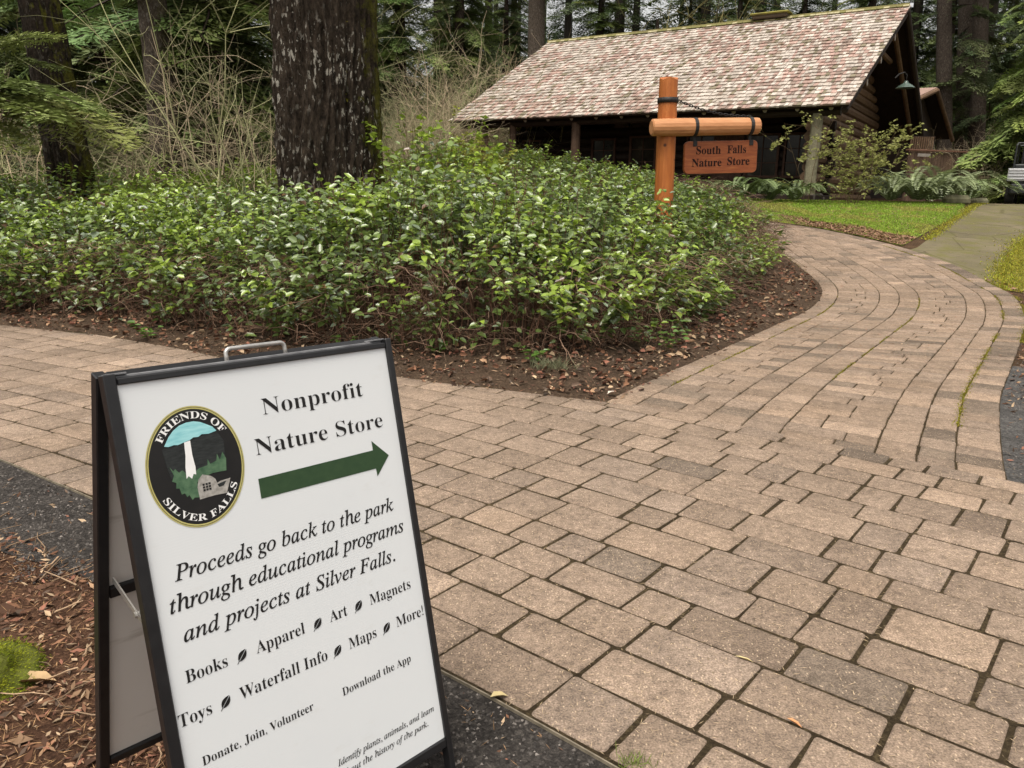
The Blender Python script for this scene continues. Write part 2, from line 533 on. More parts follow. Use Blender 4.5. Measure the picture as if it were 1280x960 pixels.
MAT['cliff'] = simple('cliff_ink', (0.010, 0.012, 0.012), (0.030, 0.034, 0.034), 60, 0.5, 0.3, stretch=(1, 4, 1))
MAT['treeink'] = simple('tree_ink', (0.035, 0.085, 0.045), (0.10, 0.18, 0.10), 70, 0.5, 0.3)
MAT['stain'] = m_stain(); MAT['beam'] = m_beam(); MAT['board'] = m_board()
MAT['carved'] = simple('dark_carved_letters', (0.012, 0.006, 0.006), (0.025, 0.012, 0.010), 40, 0.8, 0.1)
MAT['shake'] = m_shake()
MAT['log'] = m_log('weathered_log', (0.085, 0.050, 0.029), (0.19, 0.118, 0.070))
MAT['darkwood'] = m_log('dark_shaded_wood', (0.016, 0.010, 0.007), (0.036, 0.022, 0.015))  # near black stands in for porch and eave shade; also plain dark timbers
MAT['post'] = m_log('porch_post_wood', (0.06, 0.035, 0.022), (0.12, 0.075, 0.05))
MAT['litpost'] = m_log('lit_mossy_post', (0.15, 0.13, 0.08), (0.27, 0.25, 0.17))  # pale grey-green paints the daylight on this mossy post
MAT['logend'] = m_log('pale_log_end', (0.22, 0.19, 0.16), (0.36, 0.32, 0.28))
MAT['trim'] = m_log('red_brown_trim', (0.060, 0.030, 0.020), (0.105, 0.055, 0.036))
MAT['rock'] = simple('foundation_stone', (0.10, 0.09, 0.075), (0.24, 0.215, 0.18), 5, 0.85, 0.25, attr=True, bump=0.4, bdist=0.02)
_t = NT('window_glass'); MAT['glass'] = _t.done(_t.ramp(_t.noise(1.4, 3), [(0.4, (0.010, 0.008, 0.007)), (0.62, (0.030, 0.024, 0.018)), (0.72, (0.12, 0.10, 0.075))]), 0.12, 0.3)  # pale warm patches in the colour imitate reflections and dim glow in the panes
MAT['enamel'] = simple('green_enamel', (0.05, 0.08, 0.065), (0.09, 0.13, 0.105), 20, 0.35, 0.5)
MAT['grass_base'] = simple('lawn_soil', (0.075, 0.10, 0.014), (0.17, 0.19, 0.03), 5, 0.95, 0.1)
MAT['blade'] = leafmat('grass_blade', 0.3, 0.6, 0.2)
MAT['leaf'] = leafmat('salal_leaf', 0.25, 0.30, 0.9)
MAT['softleaf'] = leafmat('soft_leaf', 0.35, 0.6, 0.2)
MAT['needle'] = leafmat('conifer_needle', 0.2, 0.6, 0.25)
MAT['fern'] = leafmat('fern_frond', 0.2, 0.42, 0.45)
MAT['moss'] = leafmat('moss', 0.2, 0.9, 0.1)
MAT['twig'] = simple('bare_twig', (0.8, 0.8, 0.8), (1.15, 1.15, 1.15), 12, 0.9, 0.1, attr=True)
MAT['bark_fir'] = m_bark('fir_bark', (0.010, 0.0075, 0.0055), (0.064, 0.048, 0.035), 0.95, 0.8, (0.97, 0.2, 0), 0.62)
MAT['bark_mossy'] = m_bark('mossy_bark', (0.010, 0.008, 0.006), (0.038, 0.028, 0.02), 0.15, 0.9, (0.78, -0.2, 0))
MAT['bark_far'] = m_bark('grey_bark', (0.045, 0.036, 0.028), (0.14, 0.112, 0.088), 0.25, 0.2, (0.7, -0.3, 0))
MAT['bark_dark'] = m_bark('dark_bark', (0.026, 0.020, 0.016), (0.085, 0.067, 0.053), 0.1, 0.15, (0.7, -0.3, 0))
_t = NT('old_driveway')
_n1 = _t.noise(90, 5, 0.7); _n2 = _t.noise(0.9, 5, 0.6); _n3 = _t.noise(2.4, 6, 0.7)
_c = _t.mix(1.0, _t.ramp(_n2, [(0.3, (0.095, 0.082, 0.050)), (0.7, (0.165, 0.138, 0.088))]), _t.ramp(_n1, [(0.3, 0.75), (0.7, 1.25)]), 'MULTIPLY')
_c = _t.mix(_t.ramp(_t.noise(7, 5, 0.75), [(0.55, 0.0), (0.72, 0.5)]), _c, (0.07, 0.055, 0.035))
_cr = _t.n.new('ShaderNodeTexVoronoi'); _cr.feature = 'DISTANCE_TO_EDGE'; _cr.inputs['Scale'].default_value = 0.8; _t.l(_t.tc.outputs['Object'], _cr.inputs['Vector'])
_c = _t.mix(_t.ramp(_cr.outputs['Distance'], [(0.006, 0.6), (0.016, 0.0)]), _c, (0.05, 0.042, 0.02))
_c = _t.mix(_t.ramp(_n3, [(0.44, 0.0), (0.66, 0.8)]), _c, (0.115, 0.11, 0.03))
_t.bump(_n1, 0.4, 0.006); MAT['drive'] = _t.done(_c, 0.95, 0.15)
# ------------------------------------------------------------------ ground
def grid_mesh(name, xs, ys, zf, mat):
    X, Y = np.meshgrid(xs, ys)
    Z = zf(X, Y)
    V = np.stack([X, Y, Z], -1).reshape(-1, 3)
    n = len(xs)
    i, j = np.meshgrid(np.arange(len(ys) - 1), np.arange(n - 1), indexing='ij')
    b = i * n + j
    F = np.stack([b, b + 1, b + n + 1, b + n], -1).reshape(-1, 4)
    return mesh_np(name, V, F, mat, smooth=True)

gx = np.concatenate([np.linspace(-400, -40, 12), np.linspace(-36, 36, 145), np.linspace(40, 400, 12)])
gy = np.concatenate([np.linspace(-200, -6, 10), np.linspace(-4, 40, 133), np.linspace(45, 500, 20)])
struct('ground', grid_mesh('ground', gx, gy, lambda x, y: gz(x, y), MAT['forest']))

# near edge of the paving (metal edging), far edge (planting bed)
LL = np.array([(-9, 6.6), (-6.5, 5.75), (-4.5, 4.8), (-3.3, 4.1), (-2.55, 3.63), (-2.19, 3.39), (-1.86, 3.17), (-1.0, 2.56), (-0.17, 1.93), (0.03, 1.77), (0.21, 1.62), (0.9, 1.03), (2.6, -0.42)])
Lb = [gp(*q, 0.03)[:2] for q in [(757, 502), (785, 488), (840, 463), (900, 437), (960, 410), (1008, 388), (1026, 370), (1024, 355), (1008, 340), (985, 322), (962, 302), (945, 287), (915, 274), (870, 268)]]
Rb = [gp(*q, 0.03)[:2] for q in [(1260, 601), (1254, 570), (1250, 520), (1253, 490), (1266, 455), (1278, 420), (1282, 398), (1270, 372), (1240, 355), (1193, 331), (1134, 311), (1074, 296), (1019, 285), (953, 276), (900, 268), (860, 264)]]
bed_left = [(-12, 9.6), (-8, 8.5)] + [tuple(gp(*q, 0.03)[:2]) for q in [(0, 406), (120, 418), (240, 438), (310, 455), (420, 464), (500, 471), (560, 479), (640, 488), (720, 498)]]
BEDEDGE = np.array(bed_left + [tuple(Lb[0])])
L_line = smooth_line(np.array(Lb), 260)
R_line = smooth_line(np.array(Rb), 260)

A0 = math.radians(-39)
O0 = np.array([0.03, 1.75])
_ss = np.arange(-10, 8.001, 0.02)
_ang = A0 + math.radians(12) * sstep(0.0, 4.5, -_ss)
_i0 = np.argmin(np.abs(_ss))
_cx = np.cumsum(np.cos(_ang)) * 0.02; _cy = np.cumsum(np.sin(_ang)) * 0.02
_cx += O0[0] - _cx[_i0]; _cy += O0[1] - _cy[_i0]
def main_p(s, t):
    a = np.interp(s, _ss, _ang)
    return np.array([np.interp(s, _ss, _cx) - math.sin(a) * t, np.interp(s, _ss, _cy) + math.cos(a) * t])

def near_seg(p, line):
    a = line[:-1]; b = line[1:]; ab = b - a
    t = np.clip(((p - a) * ab).sum(1) / (ab * ab).sum(1), 0, 1)
    d = np.linalg.norm(p - (a + t[:, None] * ab), axis=1)
    k = int(np.argmin(d)); return a[k], b[k], d[k]

def clip(poly, line, keep):
    """keep = +1: left of the line's direction"""
    if not poly: return poly
    c = np.mean(poly, 0)
    a, b, d = near_seg(c, line)
    if d > 0.6:
        s = (b[0] - a[0]) * (c[1] - a[1]) - (b[1] - a[1]) * (c[0] - a[0])
        return poly if s * keep > 0 else []
    f = lambda p: keep * ((b[0] - a[0]) * (p[1] - a[1]) - (b[1] - a[1]) * (p[0] - a[0]))
    out = []
    for i in range(len(poly)):
        p, q = poly[i], poly[(i + 1) % len(poly)]
        fp, fq = f(p), f(q)
        if fp >= 0: out.append(p)
        if fp * fq < 0: out.append(p + (q - p) * fp / (fp - fq))
    return out

def area(poly):
    P = np.array(poly); x, y = P[:, 0], P[:, 1]
    return 0.5 * np.sum(x * np.roll(y, -1) - y * np.roll(x, -1))

PAV = 0.03
class Pavers:
    def __init__(s): s.V = []; s.F8 = {}; s.C = []
    def add(s, poly, col, gap=0.0048, cham=0.011, top=PAV):
        if len(poly) < 3: return
        ar = area(poly)
        if abs(ar) < 0.003: return
        if ar < 0: poly = poly[::-1]
        P = np.array(poly); n = len(P)
        c = P.mean(0)
        # inset
        Q = []
        for i in range(n):
            e0 = unit(P[i] - P[i - 1]); e1 = unit(P[(i + 1) % n] - P[i])
            n0 = np.array([-e0[1], e0[0]]); n1 = np.array([-e1[1], e1[0]])
            m = n0 + n1; m = m / max(0.3, m @ n0)
            Q.append(P[i] + m * (gap + RNG.uniform(-0.002, 0.0025)) + RNG.normal(0, 0.0022, 2))
        Q = np.array(Q)
        R = []
        for i in range(n):
            e0 = Q[i - 1] - Q[i]; e1 = Q[(i + 1) % n] - Q[i]
            k = RNG.uniform(0.7, 1.6) * cham
            k0 = min(k, 0.4 * np.linalg.norm(e0)); k1 = min(k, 0.4 * np.linalg.norm(e1))
            u0, u1 = unit(e0), unit(e1)
            R += [Q[i] + u0 * k0, Q[i] + (u0 * k0 + u1 * k1) * 0.28, Q[i] + u1 * k1]
        R = np.array(R); m = len(R)
        tl = RNG.normal(0, 0.0022, 2); dz = RNG.normal(0, 0.0008)
        zz = gz(R[:, 0], R[:, 1]) + top + dz + (R - c) @ tl
        inn = R + (c - R) / (np.linalg.norm(c - R, axis=1)[:, None] + 1e-9) * 0.008
        inn2 = R + (c - R) / (np.linalg.norm(c - R, axis=1)[:, None] + 1e-9) * 0.0025
        o = len(s.V)
        for ring, z in ((inn, zz), (inn2, zz - 0.0028), (R, zz - 0.008), (R, zz - 0.035)):
            for q, h in zip(ring, z): s.V.append((q[0], q[1], h))
        s.C += [col] * (4 * m)
        s.F8.setdefault(m, []).append([o + i for i in range(m)])
        for r in range(3):
            for i in range(m):
                j = (i + 1) % m
                s.F8.setdefault(4, []).append([o + r * m + j, o + r * m + i, o + (r + 1) * m + i, o + (r + 1) * m + j])
    def build(s, name):
        return mesh_np(name, s.V, [np.array(v) for v in s.F8.values()], MAT['paver'], cols=np.array(s.C))

def paver_col(warmth=0.0, dark=0.08):
    v = RNG.normal(0.95, 0.095)
    base = np.array([0.252, 0.188, 0.140])
    r = RNG.random()
    if r < dark: base = np.array([0.165, 0.128, 0.098])
    elif r < dark + 0.07: base = np.array([0.272, 0.200, 0.146])
    elif r < dark + 0.24: base = np.array([0.240, 0.182, 0.139])
    base = base * (1 + warmth * np.array([0.05, 0.02, -0.02]))
    return tuple(np.clip(base * v, 0.02, 0.9))

pv = Pavers()
TMAX = 2.95
t0 = -0.62
while t0 < TMAX - 0.05:
    t1 = t0 + RNG.choice([0.195, 0.225, 0.25], p=[.3, .35, .35])
    if TMAX - t1 < 0.13: t1 = TMAX
    s = -9.5 + RNG.uniform(0, 0.3)
    while s < 5.5:
        w = RNG.choice([0.18, 0.24, 0.31, 0.36], p=[0.25, 0.35, 0.28, 0.12])
        tw, cells = 0.0, []
        cells = [(s, s + w, t0 + tw, t1 + tw)]
        for (sa, sb, ta, tb) in cells:
            poly = [main_p(sa, ta), main_p(sb, ta), main_p(sb, min(tb, TMAX)), main_p(sa, min(tb, TMAX))]
            c = np.mean(poly, 0)
            if c[1] < -0.3 or c[0] > 6 or c[0] < -9: continue
            poly = clip(poly, LL, +1); poly = clip(poly, BEDEDGE, -1) if c[0] < Lb[0][0] + 0.1 else poly
            pv.add(poly, paver_col(0.0, 0.012))
        s += w
    t0 = t1
struct('brick_path', pv.build('brick_path'))

# the branch path to the store: border courses, bond strips and single columns that follow the bend
WIDTH = np.linalg.norm(L_line - R_line, axis=1)
def br_p(k, w):
    k = np.clip(k, 0, len(L_line) - 1)
    i = int(k); f = k - i; j = min(i + 1, len(L_line) - 1)
    l = L_line[i] * (1 - f) + L_line[j] * f; r = R_line[i] * (1 - f) + R_line[j] * f
    return l + (r - l) * w
pb = Pavers()
strips = [(0, .085, 'c'), (.085, .30, 'b'), (.30, .40, 'c'), (.40, .50, 'c'), (.50, .73, 'b'), (.73, .82, 'c'), (.82, .90, 'c2'), (.90, 1.0, 'd')]
for wa, wb, kind in strips:
    k = RNG.uniform(0, 2) * 0
    mid = (wa + wb) / 2
    ds = np.array([np.linalg.norm(br_p(i + 1, mid) - br_p(i, mid)) for i in range(len(L_line) - 1)])
    cum = np.concatenate([[0], np.cumsum(ds)])
    pos = 0.0
    while pos < cum[-1] - 0.05:
        dep = RNG.choice([0.17, 0.20, 0.25] if kind != 'b' else [0.16, 0.18])
        k0 = np.interp(pos, cum, np.arange(len(cum))); k1 = np.interp(min(pos + dep, cum[-1]), cum, np.arange(len(cum)))
        cuts = [wa, wb]
        if kind == 'b': cuts = [wa, wa + (wb - wa) * RNG.choice([0.36, 0.45, 0.58, 0.66]), wb]
        for a, b in zip(cuts[:-1], cuts[1:]):
            poly = [br_p(k0, a), br_p(k0, b), br_p(k1, b), br_p(k1, a)]
            col = paver_col(0.5, 0.55 if kind == 'd' else 0.10)
            pb.add(poly, col, gap=0.0038, cham=0.011)
        pos += dep
struct('brick_branch_path', pb.build('brick_branch_path'))

# soil under the joints
def strip_mesh(name, Lp, Rp, dz, mat, n=6):
    Lp = np.asarray(Lp)[:, :2]; Rp = np.asarray(Rp)[:, :2]
    V = []
    for a, b in zip(Lp, Rp):
        for t in np.linspace(0, 1, n):
            p = a + (b - a) * t; V.append((p[0], p[1], float(gz(p[0], p[1])) + dz))
    F = [(i * n + j, i * n + j + 1, (i + 1) * n + j + 1, (i + 1) * n + j) for i in range(len(Lp) - 1) for j in range(n - 1)]
    return mesh_np(name, V, np.array(F), mat, smooth=True)
JZ = PAV - 0.0045
LLs = smooth_line(LL, 80)
far_s = np.linspace(-9.3, 6, 80)
struct('joint_sand', strip_mesh('joint_sand', LLs, smooth_line(np.array([main_p(q, TMAX) for q in far_s]), 80), JZ, MAT['joint'], 14))
struct('branch_joint_sand', strip_mesh('branch_joint_sand', L_line, R_line, JZ - 0.003, MAT['joint'], 8))

# metal edging strip
mb = MB()
E1 = smooth_line(LL, 160)
for i in range(len(E1) - 1):
    a, b = E1[i], E1[i + 1]; d = unit(b - a); nrm = np.array([d[1], -d[0]])
    for q0, q1, z0, z1 in ((0.002, 0.006, -0.05, PAV + 0.003),):
        A = [(*(a + nrm * q0), z0), (*(a + nrm * q1), z0), (*(a + nrm * q1), z1), (*(a + nrm * q0), z1)]
        B = [(*(b + nrm * q0), z0), (*(b + nrm * q1), z0), (*(b + nrm * q1), z1), (*(b + nrm * q0), z1)]
        mb.add(A + B, [(0, 1, 5, 4), (1, 2, 6, 5), (2, 3, 7, 6), (3, 0, 4, 7)])
tag(link('path_edging', mb.mesh('path_edging', MAT['metal_edge'])), 'thin metal edging strip between the brick path and the dark gravel', 'edging')

# gravel along the edging and in the right-hand corner; mulch further out
def off(line, d):
    T = np.gradient(line, axis=0); T /= np.linalg.norm(T, axis=1)[:, None]
    return line + np.stack([T[:, 1], -T[:, 0]], 1) * d
G1 = smooth_line(LL, 80)
wob = np.array([0.42 + 0.14 * pnoise(i * 0.21, 3.3) for i in range(80)])
T = np.gradient(G1, axis=0); T /= np.linalg.norm(T, axis=1)[:, None]
Nn = np.stack([T[:, 1], -T[:, 0]], 1)
G2 = G1 + Nn * wob[:, None]
struct('gravel_strip', strip_mesh('gravel_strip', G1 + Nn * 0.006, G2, 0.024, MAT['gravel'], 8))
G3 = G1 + Nn * 4.5
struct('mulch_ground', strip_mesh('mulch_ground', G1 + Nn * 0.3, G3, 0.019, MAT['mulch'], 40))
rg = smooth_line(np.array(Rb[:5]), 30)
struct('gravel_corner', strip_mesh('gravel_corner', rg, rg + np.array([1.0, 0.25]) * np.array([[1.1 + .5 * pnoise(i * .13, 2.2) - .9 * max(0, (i - 18) / 12)] for i in range(30)]), 0.010, MAT['grey_gravel'], 8))

# driveway, lawn
dl = smooth_line(np.array([gp(*q)[:2] for q in [(1120, 318), (1140, 314), (1165, 296), (1190, 277), (1212, 262)]] + [np.array([14.2, 24.0]), np.array([18, 31]), np.array([24, 42])]), 40)
dr = smooth_line(np.array([gp(*q)[:2] for q in [(1250, 362), (1246, 345), (1262, 318), (1280, 300), (1330, 280)]] + [np.array([18.5, 22.0]), np.array([23, 30]), np.array([30, 41])]), 40)
struct('driveway', strip_mesh('driveway', dl, dr, 0.012, MAT['drive'], 10))
lawn_l = smooth_line(np.array([gp(*q)[:2] for q in [(860, 263), (905, 268), (958, 276), (1020, 285), (1076, 296), (1128, 308)]]), 40)
lawn_r = smooth_line(np.array([(3.5, 23.0), (6.0, 21.8), (8.0, 21.2), (10.5, 21.6), (12.6, 22.6), gp(1206, 266)[:2]]), 40)
struct('lawn', strip_mesh('lawn', lawn_l, lawn_r, 0.010, MAT['grass_base'], 14))

MAT['verge'] = simple('mossy_verge', (0.09, 0.085, 0.016), (0.16, 0.15, 0.026), 9, 0.95, 0.1, bump=0.5, bdist=0.02)
vr = dr + np.stack([np.linspace(.6, 3.0, 40), np.linspace(-.8, -1.5, 40)], 1)
struct('verge', strip_mesh('verge', dr, vr, 0.008, MAT['verge'], 8))

# planting bed: raised soil that slips under the paving at its edges
BED = np.array([tuple(p) for p in BEDEDGE] + [tuple(p) for p in smooth_line(np.array(Lb), 40)[1:]] + [(2.0, 24.0), (-3, 26), (-16, 20)])
def bed_z(x, y):
    P = np.stack([np.ravel(x), np.ravel(y)], 1)
    d = sdist(P, BED).reshape(np.shape(x))
    nz = np.array([mnoise.noise(Vector((a * 2.3, b * 2.3, 0))) + 0.5 * mnoise.noise(Vector((a * 7, b * 7, 3))) for a, b in P]).reshape(np.shape(x))
    z = gz(x, y) + np.where(d > 0, 0.014 + 0.14 * (1 - np.exp(-np.clip(d, 0, 9) / 0.9)) + 0.012 * nz + 0.012, 0.032 + np.clip(d * 0.5, -0.12, 0))
    return z
bx = np.concatenate([np.arange(-14, -6, 0.4), np.arange(-6, 6.2, 0.075)])
by = np.concatenate([np.arange(4.6, 11, 0.075), np.arange(11, 26, 0.4)])
struct('planting_bed', grid_mesh('planting_bed', bx, by, bed_z, MAT['bed']))
#@@PART3
# ------------------------------------------------------------------ lettering
def _math(s, up, lo, special=None):
    o = ''
    for ch in s:
        if special and ch in special: o += special[ch]
        elif 'A' <= ch <= 'Z': o += chr(up + ord(ch) - 65)
        elif 'a' <= ch <= 'z': o += chr(lo + ord(ch) - 97)
        else: o += ch
    return o
def serif_text(s, style='bold', offset=0.0, space=1.0):
    """flat serif letters, size 1: returns verts (n,2), faces"""
    cu = bpy.data.curves.new('letters', 'FONT')
    cu.body = _math(s, 0x1D400, 0x1D41A) if style == 'bold' else _math(s, 0x1D434, 0x1D44E, {'h': '\u210e'}) if style == 'italic' else _math(s, 0x1D468, 0x1D482)
    cu.offset = offset; cu.space_character = space; cu.resolution_u = 4
    ob = bpy.data.objects.new('letters', cu); COL.objects.link(ob)
    dg = bpy.context.evaluated_depsgraph_get(); dg.update()
    me = ob.evaluated_get(dg).to_mesh()
    V = np.array([(v.co.x, v.co.y) for v in me.vertices]); F = [tuple(p.vertices) for p in me.polygons]
    ob.evaluated_get(dg).to_mesh_clear()
    bpy.data.objects.remove(ob); bpy.data.curves.remove(cu)
    return V, F
def put_line(mb, s, x0, x1, y, h, style='bold', offset=0.0, z=0.0, mi=0, space=1.0):
    """h: cap-height scale; text is fitted between x0 and x1 on baseline y"""
    V, F = serif_text(s, style, offset, space)
    V[:, 0] = x0 + (V[:, 0] - V[:, 0].min()) * (x1 - x0) / (V[:, 0].max() - V[:, 0].min())
    mb.add([(v[0], y + v[1] * h, z) for v in V], F, mi)
def put_arc(mb, s, cx, cy, rx, ry, th0, th1, h, outward, z, mi):
    V, F = serif_text(s, 'bold')
    u = (V[:, 0] - V[:, 0].min()) / (V[:, 0].max() - V[:, 0].min())
    tt = np.radians(np.linspace(th0, th1, 200))
    P = np.stack([cx + rx * np.cos(tt), cy + ry * np.sin(tt)], 1)
    L = np.concatenate([[0], np.cumsum(np.linalg.norm(np.diff(P, axis=0), axis=1))]); L /= L[-1]
    px = np.interp(u, L, P[:, 0]); py = np.interp(u, L, P[:, 1]); t = np.interp(u, L, tt)
    n = np.stack([np.cos(t) / rx, np.sin(t) / ry], 1); n /= np.linalg.norm(n, axis=1)[:, None]
    k = V[:, 1] * h * (1 if outward else -1)
    mb.add([(a + n_[0] * q, b + n_[1] * q, z) for a, b, n_, q in zip(px, py, n, k)], F, mi)

# ------------------------------------------------------------------ folding sign board
SO = np.array([-0.5347, 1.1226, 0.1393])
SQ = np.array([[0.6875, -0.1577, 0.7089], [0.7260, 0.1708, -0.6661], [-0.0160, 0.9726, 0.2319]])
SW, SH = 0.5735, 0.914
sb = thing('sandwich_board', 'black framed folding sandwich board with white lettered panel beside the brick path', 'sign', (0, 0, 0))
sb.location = SO.tolist()
def on_panel(o):
    o.parent = sb
    o.matrix_local = Matrix((*[(*SQ[i], 0) for i in range(3)], (0, 0, 0, 1)))
    return o
# local panel frame: x right, y up the panel, z out of its face
RAIL = 0.021
m = MB()
legs = 0.112
for x in (-RAIL / 2 - 0.0005, SW + RAIL / 2 - 0.004):
    w = RAIL if x < 0 else RAIL - 0.006
    m.box((x, (SH + RAIL - legs) / 2, -0.008), (w, SH + RAIL + legs, 0.026), bev=0.002)
m.box((SW / 2, -RAIL / 2 - 0.002, -0.009), (SW - 0.002, RAIL, 0.022), bev=0.002)
m.box((SW / 2, SH + 0.0065, -0.009), (SW - 0.002, 0.012, 0.022), bev=0.002)
on_panel(link('front_frame', m.mesh('front_frame', MAT['black'])))
m = MB(); m.box((SW / 2, SH / 2, -0.006), (SW + 0.002, SH + 0.002, 0.006))
panel = on_panel(link('front_panel', m.mesh('front_panel', MAT['panel'])))
Z1 = -0.0022
def on_face(name, mb, mats):
    o = link(name, mb.mesh(name, mats), panel); return o
LINES = [[('Nonprofit', .2577, .4956, .8172, .0475, 'bold', -0.009)], [('Nature Store', .2300, .5351, .7418, .0475, 'bold', -0.009)],
    [('Proceeds go back to the park', .0397, .5305, .5530, .0415, 'italic', 0.009)], [('through educational programs', .0226, .5482, .4990, .0415, 'italic', 0.009)],
    [('and projects at Silver Falls.', .0375, .5127, .4415, .0415, 'italic', 0.009)],
    [(q, u, w, .3680, .0345, 'bold', -0.007) for q, u, w in (('Books', .0288, .1073), ('Apparel', .1654, .2705), ('Art', .3298, .3724), ('Magnets', .4312, .5424))],
    [(q, u, w, .2960, .0345, 'bold', -0.007) for q, u, w in (('Toys', .0039, .0645), ('Waterfall Info', .1194, .3107), ('Maps', .3644, .4344), ('More!', .4896, .5664))],
    [('Donate, Join, Volunteer', .0323, .2621, .2112, .0250, 'bold', -0.006)], [('Download the App', .3316, .5126, .2080, .0250, 'bold', -0.006)],
    [('Identify plants, animals, and learn', .2948, .5547, .0725, .0190, 'italic', 0.008)], [('about the history of the park.', .302, .5327, .0465, .0190, 'italic', 0.008)]]
for ln in LINES:
    t = MB()
    for q in ln: put_line(t, *q, z=Z1)
    on_face('lettering', t, MAT['ink'])
for x, y in ((.136, .3755), (.3005, .3755), (.4011, .3765), (.091, .3042), (.3353, .3038), (.4621, .3045)):
    # a small leaf: blade with a pale midrib gap
    t = MB(); a = math.radians(48); ca, sa = math.cos(a), math.sin(a)
    for sg in (1, -1):
        pts = []
        for q in np.linspace(0, 1, 9): pts.append((-0.011 + 0.025 * q, sg * (0.0007 + 0.0072 * math.sin(math.pi * min(1, q * 1.03)) ** 0.8)))
        for q in np.linspace(1, 0, 5): pts.append((-0.011 + 0.025 * q, sg * 0.0007))
        if sg < 0: pts = pts[::-1]
        t.poly([(x + u * ca - v * sa, y + u * sa + v * ca, Z1) for u, v in pts])
    t.poly([(x + u * ca - v * sa, y + u * sa + v * ca, Z1) for u, v in ((-0.016, -.0006), (-0.010, -.0008), (-0.010, .0008), (-0.016, .0006))])
    on_face('leaf_mark', t, MAT['ink'])
t = MB()
t.poly([(.2254, .6570, Z1), (.4992, .6545, Z1), (.5001, .6367, Z1), (.5383, .6762, Z1), (.4981, .7164, Z1), (.4985, .6955, Z1), (.2258, .6964, Z1)])
on_face('arrow', t, MAT['green_ink'])
# emblem
t = MB(); ex, ey = .1130, .7470
def ell(rx, ry, z, mi): t.poly([(ex + rx * math.cos(q), ey + ry * math.sin(q), z) for q in np.linspace(0, 2 * math.pi, 72, endpoint=False)], mi)
def ring(r0, r1, z, mi):
    n = 72; V = []
    for (a, b) in (r0, r1):
        V += [(ex + a * math.cos(2 * math.pi * i / n), ey + b * math.sin(2 * math.pi * i / n), z) for i in range(n)]
    t.add(V, [(i, (i + 1) % n, n + (i + 1) % n, n + i) for i in range(n)], mi)
ell(.0855, .1065, Z1, 0)
ring((.0855, .1065), (.0880, .1092), Z1, 1); ring((.0880, .1092), (.0888, .1100), Z1 + .0003, 0); ring((.0888, .1100), (.0910, .1122), Z1, 1)
zz = Z1 + .0004
cl = [(.0560, .790), (.060, .755), (.064, .735), (.110, .728), (.155, .745), (.168, .752), (.170, .785), (.160, .803), (.131, .801), (.1073, .795), (.0779, .791)]
t.poly([(x, y, zz) for x, y in cl], 2)
t.poly([(x, y, zz + .0003) for x, y in [(.0606, .7945), (.0680, .7925), (.0779, .7940), (.0850, .7925), (.098, .7955), (.1073, .7972), (.1150, .8010), (.1240, .8000), (.1309, .8037), (.1440, .8020), (.1595, .8050), (.1530, .8140), (.1423, .8205), (.1320, .8265), (.1198, .8300), (.1060, .8300), (.093, .8270), (.0810, .8200), (.0712, .8101)]], 3)
tr = [(.0640, .7560), (.0690, .7480), (.0730, .7510), (.0787, .7430), (.0850, .7460), (.0920, .7380), (.1000, .7420), (.1055, .7373), (.1160, .7430), (.1321, .7450), (.1340, .7560), (.1380, .7460), (.1500, .7500), (.1530, .7620), (.1570, .7500), (.1640, .7640), (.1690, .7500), (.1658, .7275), (.1400, .7285), (.1206, .7250), (.1080, .7180), (.1086, .6900), (.0990, .6920), (.0945, .6885), (.0900, .6990), (.0860, .6960), (.0829, .7040), (.0770, .7030), (.0750, .7150), (.0690, .7160), (.0710, .7260), (.0640, .7300), (.0690, .7400)]
t.poly([(x, y, zz + .0003) for x, y in tr], 4)
t.poly([(x, y, zz + .0006) for x, y in [(.0965, .7949), (.1080, .7964), (.1075, .7700), (.1095, .7471), (.1085, .7330), (.1040, .7350), (.0998, .7270), (.0945, .7330), (.0900, .7290), (.0915, .7500), (.0950, .7700)]], 5)
t.poly([(x, y, zz + .0006) for x, y in [(.1068, .7089), (.1110, .7230), (.1198, .7303), (.1350, .7240), (.1420, .7173), (.1445, .7086), (.1520, .7110), (.1708, .7120), (.1650, .6980), (.1595, .6856), (.1350, .6870), (.1077, .6860)]], 6)
for i in range(3):
    for j in range(3):
        wx, wy = .1165 + i * .0056, .6990 + j * .0052
        t.poly([(wx, wy, zz + .0009), (wx + .0042, wy, zz + .0009), (wx + .0042, wy + .0038, zz + .0009), (wx, wy + .0038, zz + .0009)], 0)
t.poly([(x, y, zz + .0009) for x, y in [(.1440, .7060), (.1620, .7090), (.1560, .7010), (.1470, .7000)]], 2)
put_arc(t, 'FRIENDS OF', ex, ey, .0690, .0890, 143, 36, .0190, True, zz, 5)
put_arc(t, 'SILVER FALLS', ex, ey, .0800, .1005, 208, 332, .0185, False, zz, 5)
on_face('emblem', t, [MAT['ink'], MAT['gold'], MAT['cliff'], MAT['skyink'], MAT['treeink'], MAT['whiteink'], MAT['greyink']])
